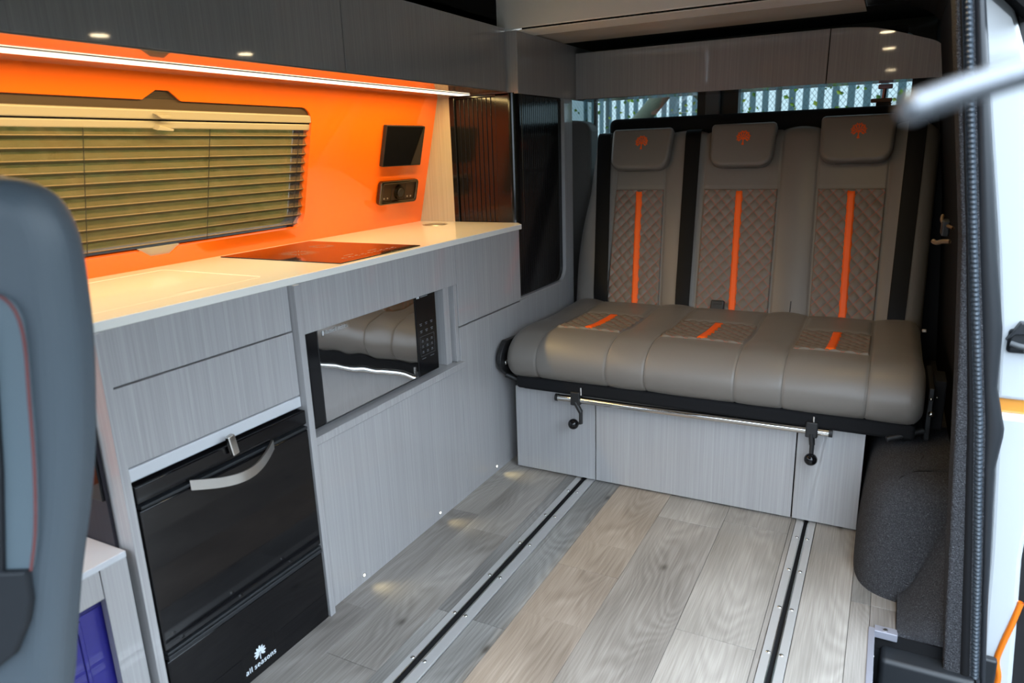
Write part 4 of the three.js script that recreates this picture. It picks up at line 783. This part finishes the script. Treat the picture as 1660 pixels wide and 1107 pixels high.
// ================================================================ sliding door (white), standing open beyond the pillar
{
  const t = thing('sliding_door', 'white sliding door edge with a black latch beyond the door seal', 'door', [0.29, -0.1, -2.3]);
  const xi = curveX([[1.5, 0.092], [1.344, 0.115], [0.884, 0.196], [0.709, 0.222], [0.209, 0.262], [-0.118, 0.28], [-0.3, 0.285]]);
  const xo = curveX([[1.5, 0.135], [1.339, 0.1635], [1.273, 0.189], [1.1, 0.236], [0.884, 0.28], [0.5, 0.322], [0.22, 0.320], [0.07, 0.331], [-0.1, 0.342], [-0.3, 0.345]]);
  const yy = Array.from({ length: 46 }, (_, i) => -0.28 + i * 0.0385);
  const seg = (y0, y1) => { const q = yy.filter((y) => y > y0 && y < y1); q.unshift(y0); q.push(y1); return poly([...q.slice().reverse().map((y) => [xi(y), y]), ...q.map((y) => [xo(y), y])]); };
  part(t, 'door_shell', alongZ(seg(0.571, 1.45), -3.0, -1.70, { bevel: 0.008, bs: 3 }), M.paint, 'upper white door edge');
  part(t, 'door_shell', alongZ(seg(-0.28, 0.540), -3.0, -1.69, { bevel: 0.010, bs: 3 }), M.paint, 'lower white door edge');
  part(t, 'ledge', alongZ(seg(0.538, 0.574), -3.0, -1.705, { bevel: 0.003 }), M.amber, 'amber ledge, an orange reflection painted between the two white parts');  // orange reflection on the door edge, painted in as amber
  const l = part(t, 'latch', box(0.236, 0.30, 0.672, 0.722, -1.705, -1.682, 0.008, 3), M.plastic, 'black door latch');
  part(l, 'latch_plate', alongZ(poly([[0.232, 0.700], [0.252, 0.738], [0.30, 0.742], [0.30, 0.716], [0.246, 0.712]]), -1.70, -1.676, { bevel: 0.003 }), M.rubber);
  part(l, 'latch_claw', tube([[0.24, 0.694, -1.678], [0.26, 0.690, -1.672], [0.285, 0.694, -1.672], [0.30, 0.70, -1.676]], 0.006, 16, 8), M.greyPost);
  part(l, 'bolt', ball([0.268, 0.683, -1.676], 0.006, 1, 1, 0.6), M.chrome);
  part(l, 'bolt', ball([0.276, 0.732, -1.676], 0.006, 1, 1, 0.6), M.chrome);
  part(t, 'edge_trim', alongZ(poly([...yy.filter((y) => y < 0.3).map((y) => [xo(y) - 0.002, y]), [xo(0.3) - 0.002, 0.3], [xo(0.3) + 0.02, 0.3], [xo(0) + 0.11, 0.0], [xo(-0.28) + 0.11, -0.28]]), -2.9, -1.69, {}), M.black, 'black outer edge of the door');
  part(t, 'window_seal', alongZ(poly([[xo(1.45) - 0.001, 1.45], [xo(1.45) + 0.014, 1.45], [xo(1.1) + 0.014, 1.1], [xo(1.1) - 0.001, 1.1], [xo(1.273) - 0.001, 1.273]]), -2.9, -1.70, {}), M.black);
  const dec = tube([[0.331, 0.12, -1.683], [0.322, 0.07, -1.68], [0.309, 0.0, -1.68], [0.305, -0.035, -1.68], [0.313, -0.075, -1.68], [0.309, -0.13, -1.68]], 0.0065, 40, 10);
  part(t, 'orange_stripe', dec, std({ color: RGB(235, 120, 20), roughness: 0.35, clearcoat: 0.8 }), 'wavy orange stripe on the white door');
}
// ================================================================ out-of-focus silver bar close to the camera
{
  const t = thing('grab_handle', 'blurred silver bar reaching in across the white door at upper right', 'handle', [0.04, 1.11, -0.34]);
  part(t, 'rail', tube([[0.004, 1.1105, -0.317], [0.013, 1.1140, -0.325], [0.033, 1.1205, -0.342], [0.057, 1.1276, -0.359], [0.088, 1.1364, -0.378]], 0.0058, 30, 14), M.softMetal);
  part(t, 'end_cap', ball([0.004, 1.1105, -0.317], 0.0061), M.softMetal);
  part(t, 'mount', bar([0.082, 1.135, -0.375], [0.11, 1.142, -0.388], 0.011, 16), M.plastic);
}
// ================================================================ FRONT SEAT (near, out of focus, swivelled)
{
  const P0 = V(-0.7737, 0, -0.4045), r = [0.883, 0, -0.469], u = [0, 1, 0], n = [0.469, 0, 0.883];
  const t = thing('front_seat', 'blurred dark grey leather front seat back with red stitching in the foreground', 'seat', [-0.95, 0, -0.31]);
  const put = (g, out) => { frameGeo(g, [P0.x + n[0] * out - 0.008 * r[0], 0, P0.z + n[2] * out - 0.008 * r[2]], r, u, n); return boxUV(g); };
  const e = [[-0.03, 1.095], [0.0, 1.091], [0.021, 1.0865], [0.040, 1.076], [0.051, 1.061], [0.0575, 1.039], [0.0595, 1.014], [0.058, 0.976], [0.053, 0.917], [0.040, 0.835], [0.028, 0.778], [0.012, 0.718], [-0.002, 0.672], [-0.016, 0.624], [-0.035, 0.55], [-0.05, 0.49], [-0.075, 0.42]];
  const cx = -0.215, s = new THREE.Shape(); s.moveTo(cx, 1.10);
  s.splineThru([...e].map(([x, y]) => new THREE.Vector2(x, y))); const el = e.slice().reverse().map(([x, y]) => new THREE.Vector2(2 * cx - x, y)); s.lineTo(el[0].x, el[0].y); s.splineThru(el.slice(1)); s.closePath();
  const back = part(t, 'backrest', put(prism(s, 0.012, { bevel: 0.03, bevelT: 0.028, bs: 7, cs: 30 }), -0.012), M.leatherFront);
  // recessed panel with a darker insert, seam and pocket on the rear of the seat
  const fr = ([x, y]) => [0.962 * x + 0.019, 1.1 + (y - 1.1) * 0.962];
  const pe = [[-0.06, 0.980], [-0.030, 0.978], [-0.015, 0.972], [-0.006, 0.959], [-0.003, 0.933], [-0.011, 0.865], [-0.023, 0.779], [-0.038, 0.704], [-0.052, 0.659]].map(fr);
  const ps = new THREE.Shape(), yt = pe[0][1], yl = pe[8][1]; ps.moveTo(2 * cx - pe[0][0], yt); ps.lineTo(...pe[0]); ps.splineThru(pe.slice(1).map(([x, y]) => new THREE.Vector2(x, y))); ps.lineTo(2 * cx - pe[8][0], yl); ps.splineThru(pe.slice(1, -1).reverse().map(([x, y]) => new THREE.Vector2(2 * cx - x, y))); ps.closePath();
  part(back, 'rear_panel', put(prism(ps, 0.003, { bevel: 0.002 }), 0.027), M.leatherLight, 'paler grey leather panel');
  part(back, 'seam', put(tube(pe.map(([x, y]) => [x, y, 0.0345]), 0.0016, 40, 6), 0), M.redThread, 'red stitched seam');
  const de = poly([[2 * cx + 0.09, 0.95], [-0.045, 0.955], [-0.034, 0.945], [-0.039, 0.893], [-0.057, 0.781], [-0.084, 0.647], [2 * cx + 0.084, 0.647]].map(fr));
  part(back, 'dark_insert', put(prism(de, 0.004, { bevel: 0.002 }), 0.031), std({ color: RGB(14, 18, 24), roughness: 0.6 }), 'dark insert');
  const pkPts = [[2 * cx + 0.052, 0.66], [-0.0545, 0.66], [-0.058, 0.62], [-0.067, 0.593], [-0.09, 0.552], [-0.13, 0.523], [2 * cx + 0.13, 0.523], [2 * cx + 0.09, 0.552], [2 * cx + 0.067, 0.593]].map(fr);
  part(back, 'pocket', put(prism(poly(pkPts), 0.006, { bevel: 0.003 }), 0.031), std({ color: RGB(20, 25, 31), roughness: 0.65 }), 'dark pocket');
  part(t, 'seat_cushion', put(box(2 * cx + 0.02, -0.21, 0.30, 0.41, -0.24, -0.05, 0.04, 4), 0), M.leatherFront);
  part(t, 'pedestal', put(box(2 * cx + 0.05, -0.23, 0.0, 0.31, -0.22, -0.07, 0.01), 0), M.black);
}
// ================================================================ LOW CABINET beside the front seat
{
  const t = thing('low_cabinet', 'low grey cabinet with a white top behind the front seat', 'cabinet', [-1.3, 0, -0.5]);
  part(t, 'top', box(-1.46, K + 0.002, 0.4235, 0.436, -0.6685, -0.49, 0.002), M.whiteEdge, 'white top');
  part(t, 'stile', box(K - 0.018, K, 0, 0.423, -0.6685, -0.619), M.laminate);
  part(t, 'stile', box(K - 0.018, K, 0, 0.423, -0.535, -0.495), M.laminate);
  part(t, 'top_rail', box(K - 0.018, K - 0.0008, 0.368, 0.423, -0.618, -0.536), M.laminate);
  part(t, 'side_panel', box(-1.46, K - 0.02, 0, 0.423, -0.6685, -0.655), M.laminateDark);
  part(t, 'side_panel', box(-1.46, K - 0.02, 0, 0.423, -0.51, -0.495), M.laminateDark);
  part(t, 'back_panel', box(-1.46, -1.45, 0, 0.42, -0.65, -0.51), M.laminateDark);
  part(t, 'floor_panel', box(-1.45, K - 0.02, 0.0, 0.015, -0.65, -0.51), M.laminateDark);
  const b = thing('blue_container', 'deep blue container standing inside the low cabinet', 'container', [-1.28, 0.015, -0.57]);
  const bl = std({ color: RGB(36, 34, 120), roughness: 0.35, clearcoat: 0.4 });
  part(b, 'body', box(-1.42, K - 0.024, 0.016, 0.352, -0.648, -0.516, 0.008), bl);
  part(b, 'lid', box(-1.424, K - 0.021, 0.346, 0.366, -0.650, -0.514, 0.005), std({ color: RGB(28, 27, 92), roughness: 0.4 }));
  part(b, 'rib', box(K - 0.03, K - 0.0205, 0.03, 0.34, -0.582, -0.574, 0.002), bl);
}
// ================================================================ OUTSIDE
{
  struct('ground', box(-30, 30, -0.75, -0.6, -40, 12, 0), std({ color: RGB(52, 52, 52), roughness: 0.95 }), 'grey tarmac ground outside');
  // grass bank beyond the kitchen window
  const bankTex = dataTex(512, 512, (u, v) => { const a = nz(u * 14, v * 14, 2), b = nz(u * 60, v * 60, 5), c = nz(u * 140, v * 140, 7), k = 20 * a + 14 * b + 10 * c; return [100 + k + 16 * nz(u * 5, v * 5, 11), 86 + k - 6 * a, 40 + k * 0.6]; }, true, 1, 1);
  const bk = thing('grass_bank', 'dry yellow grass bank outside the kitchen window', 'bank', [-6, -0.6, -2]);
  const bg = grid(90, 60, (a, b) => { const z = lerp(3, -6.6, a), x = lerp(-2.9, -8, b); return [x + 0.1 * nz(a * 20, b * 14, 3), -0.62 + 3.9 * Math.pow(b, 0.85) + 0.12 * nz(a * 30, b * 16, 9), z]; }, (a, b) => [a * 12, b * 4]);
  bk.userData.kind = 'stuff'; delete bk.userData.category;
  part(bk, 'turf', bg, std({ map: bankTex, roughness: 1, specularIntensity: 0.1 }));
}
{
  // dark unseen hedges added to block low sky, on the door side and ahead
  const hm = std({ color: RGB(42, 50, 32), roughness: 1, specularIntensity: 0.1 });
  const blocker_hedge = (label, a, b, h) => {
    const t = thing('blocker_hedge', label, 'blocker_hedge', [(a[0] + b[0]) / 2, -0.6, (a[1] + b[1]) / 2]);
    const dx = b[0] - a[0], dz = b[1] - a[1], L = Math.hypot(dx, dz), px = -dz / L, pz = dx / L;
    const prof = [[-0.45, 0], [-0.5, h * 0.5], [-0.42, h * 0.93], [-0.25, h], [0.25, h], [0.42, h * 0.93], [0.5, h * 0.5], [0.45, 0]];
    part(t, 'foliage', grid(120, 42, (u, v) => { const k = v * 7, i = Math.min(6, Math.floor(k)), f = k - i, o = lerp(prof[i][0], prof[i + 1][0], f), y = lerp(prof[i][1], prof[i + 1][1], f), n = 0.16 * nz(u * L * 2.2, v * 12, 3) + 0.08 * nz(u * L * 6, v * 30, 8); return [a[0] + dx * u + px * (o + n), -0.6 + y + n * 0.6, a[1] + dz * u + pz * (o + n)]; }), hm);
  };
  blocker_hedge('tall dark hedge along the door side, added unseen to cut low sky light', [5.2, -13], [5.2, 8], 2.7);
  blocker_hedge('tall dark hedge ahead of the van, added unseen to cut low sky light', [4.3, 8.6], [-8, 8.6], 2.7);
}
{
  // palisade fence behind the van, running away to the left
  const A = V(0.83, 0, -7.11), dir = V(-0.897, 0, -0.443).normalize(), nrm = V(-dir.z, 0, dir.x);
  const t = thing('palisade_fence', 'blue grey steel palisade fence outside the rear windows', 'fence', [A.x, -0.6, A.z]);
  const steel = std({ color: RGB(140, 168, 178), roughness: 0.6, metalness: 0.0 });
  const ang = Math.atan2(-dir.z, dir.x);
  for (let k = 0; k < 34; k++) {
    const p = A.clone().addScaledVector(dir, k * 0.155), h = 2.35;
    const pale = new THREE.Shape(); pale.moveTo(-0.034, 0); pale.lineTo(0.034, 0); pale.lineTo(0.034, h); pale.lineTo(0.012, h + 0.12); pale.lineTo(0, h + 0.08); pale.lineTo(-0.012, h + 0.12); pale.lineTo(-0.034, h); pale.closePath();
    part(t, 'pale', prism(pale, 0.012, { bevel: 0.004 }).rotateY(ang).translate(p.x, -0.55, p.z), steel);
  }
  for (const y of [0.0, 1.86]) { const a = A.clone().addScaledVector(dir, -0.2), b = A.clone().addScaledVector(dir, 5.3); part(t, 'rail', bar([a.x - nrm.x * 0.03, y, a.z - nrm.z * 0.03], [b.x - nrm.x * 0.03, y, b.z - nrm.z * 0.03], 0.022, 8), steel); }
  for (const k of [4.5, 22.5]) { const p = A.clone().addScaledVector(dir, k * 0.155); part(t, 'post', box(-0.05, 0.05, -0.6, 1.9, -0.04, 0.04, 0.004).translate(p.x - nrm.x * 0.08, 0, p.z - nrm.z * 0.08), steel); }
  // chain-link in front of it
  const c = thing('chain_link_fence', 'thin wire chain-link mesh fence in front of the palisade', 'fence', [A.x + 0.5, -0.6, A.z + 0.6]);
  const wire = std({ color: RGB(110, 122, 124), roughness: 0.6, metalness: 0.4 }), B = V(1.1, 0, -6.6), pts = [], w = [];
  for (let i = -22; i < 110; i++) for (const sg of [1, -1]) {
    const u0 = i * 0.052, len = 1.2, a = B.clone().addScaledVector(dir, u0), b = B.clone().addScaledVector(dir, u0 + sg * len * 0.9);
    const f = (q) => [q.x, q.y, q.z]; a.y = 0.75; b.y = 0.75 + len; const g = bar(f(a), f(b), 0.0016, 4); w.push(g);
  }
  const m = part(c, 'wire_mesh', merge(w), wire); m.userData.kind = 'stuff';
  for (const q of [0, 2.4, 4.8]) { const p = B.clone().addScaledVector(dir, q); part(c, 'post', bar([p.x, -0.6, p.z], [p.x, 2.0, p.z], 0.025, 10), wire); }
}
{
  const t = thing('leaning_tree', 'leaning grey brown tree limbs with sparse leaves outside the rear windows', 'tree', [-2.0, -0.6, -6.3]);
  const bark = std({ color: RGB(140, 142, 124), roughness: 0.95 }), leafM = [RGB(150, 186, 60), RGB(190, 204, 84), RGB(100, 140, 62)].map((c) => std({ color: c, roughness: 0.7, side: THREE.DoubleSide }));
  // two limbs rise towards each other behind the post between the rear windows
  part(t, 'limb', tube([[-2.35, -0.6, -6.35], [-2.28, 0.6, -6.25], [-2.11, 1.12, -6.1], [-1.85, 1.37, -6.0], [-1.3, 1.95, -5.9]], 0.065, 30, 10), bark);
  part(t, 'limb', tube([[-0.9, -0.6, -6.2], [-0.93, 0.6, -6.15], [-1.08, 1.15, -6.0], [-1.34, 1.42, -5.95], [-1.9, 2.0, -5.9]], 0.055, 30, 10), bark);
  const lv = [[], [], []];
  for (let i = 0; i < 420; i++) { const k = i % 3, f = rnd(), x = lerp(-2.8, 0.5, f), y = lerp(1.0, 1.65, rnd()), z = -6.3 - 0.3 * (x + 2) * -0.5 + 0.3 * (rnd() - 0.5), s = 0.02 + 0.03 * rnd(), a = rnd() * 6.28; const dx = Math.cos(a) * s, dy = Math.sin(a) * s; lv[k].push(x, y, z, x + dx * 0.5 - dy * 0.35, y + dy * 0.5 + dx * 0.35, z + 0.01, x + dx, y + dy, z, x, y, z, x + dx, y + dy, z, x + dx * 0.5 + dy * 0.35, y + dy * 0.5 - dx * 0.35, z + 0.01); }
  lv.forEach((l, k) => { const g = new THREE.BufferGeometry(); g.setAttribute('position', new THREE.Float32BufferAttribute(l, 3)); g.setAttribute('uv', new THREE.Float32BufferAttribute(new Float32Array(l.length / 3 * 2), 2)); g.computeVertexNormals(); part(t, 'foliage', g, leafM[k]).userData.kind = 'stuff'; });
}
renderer.render(scene, camera);
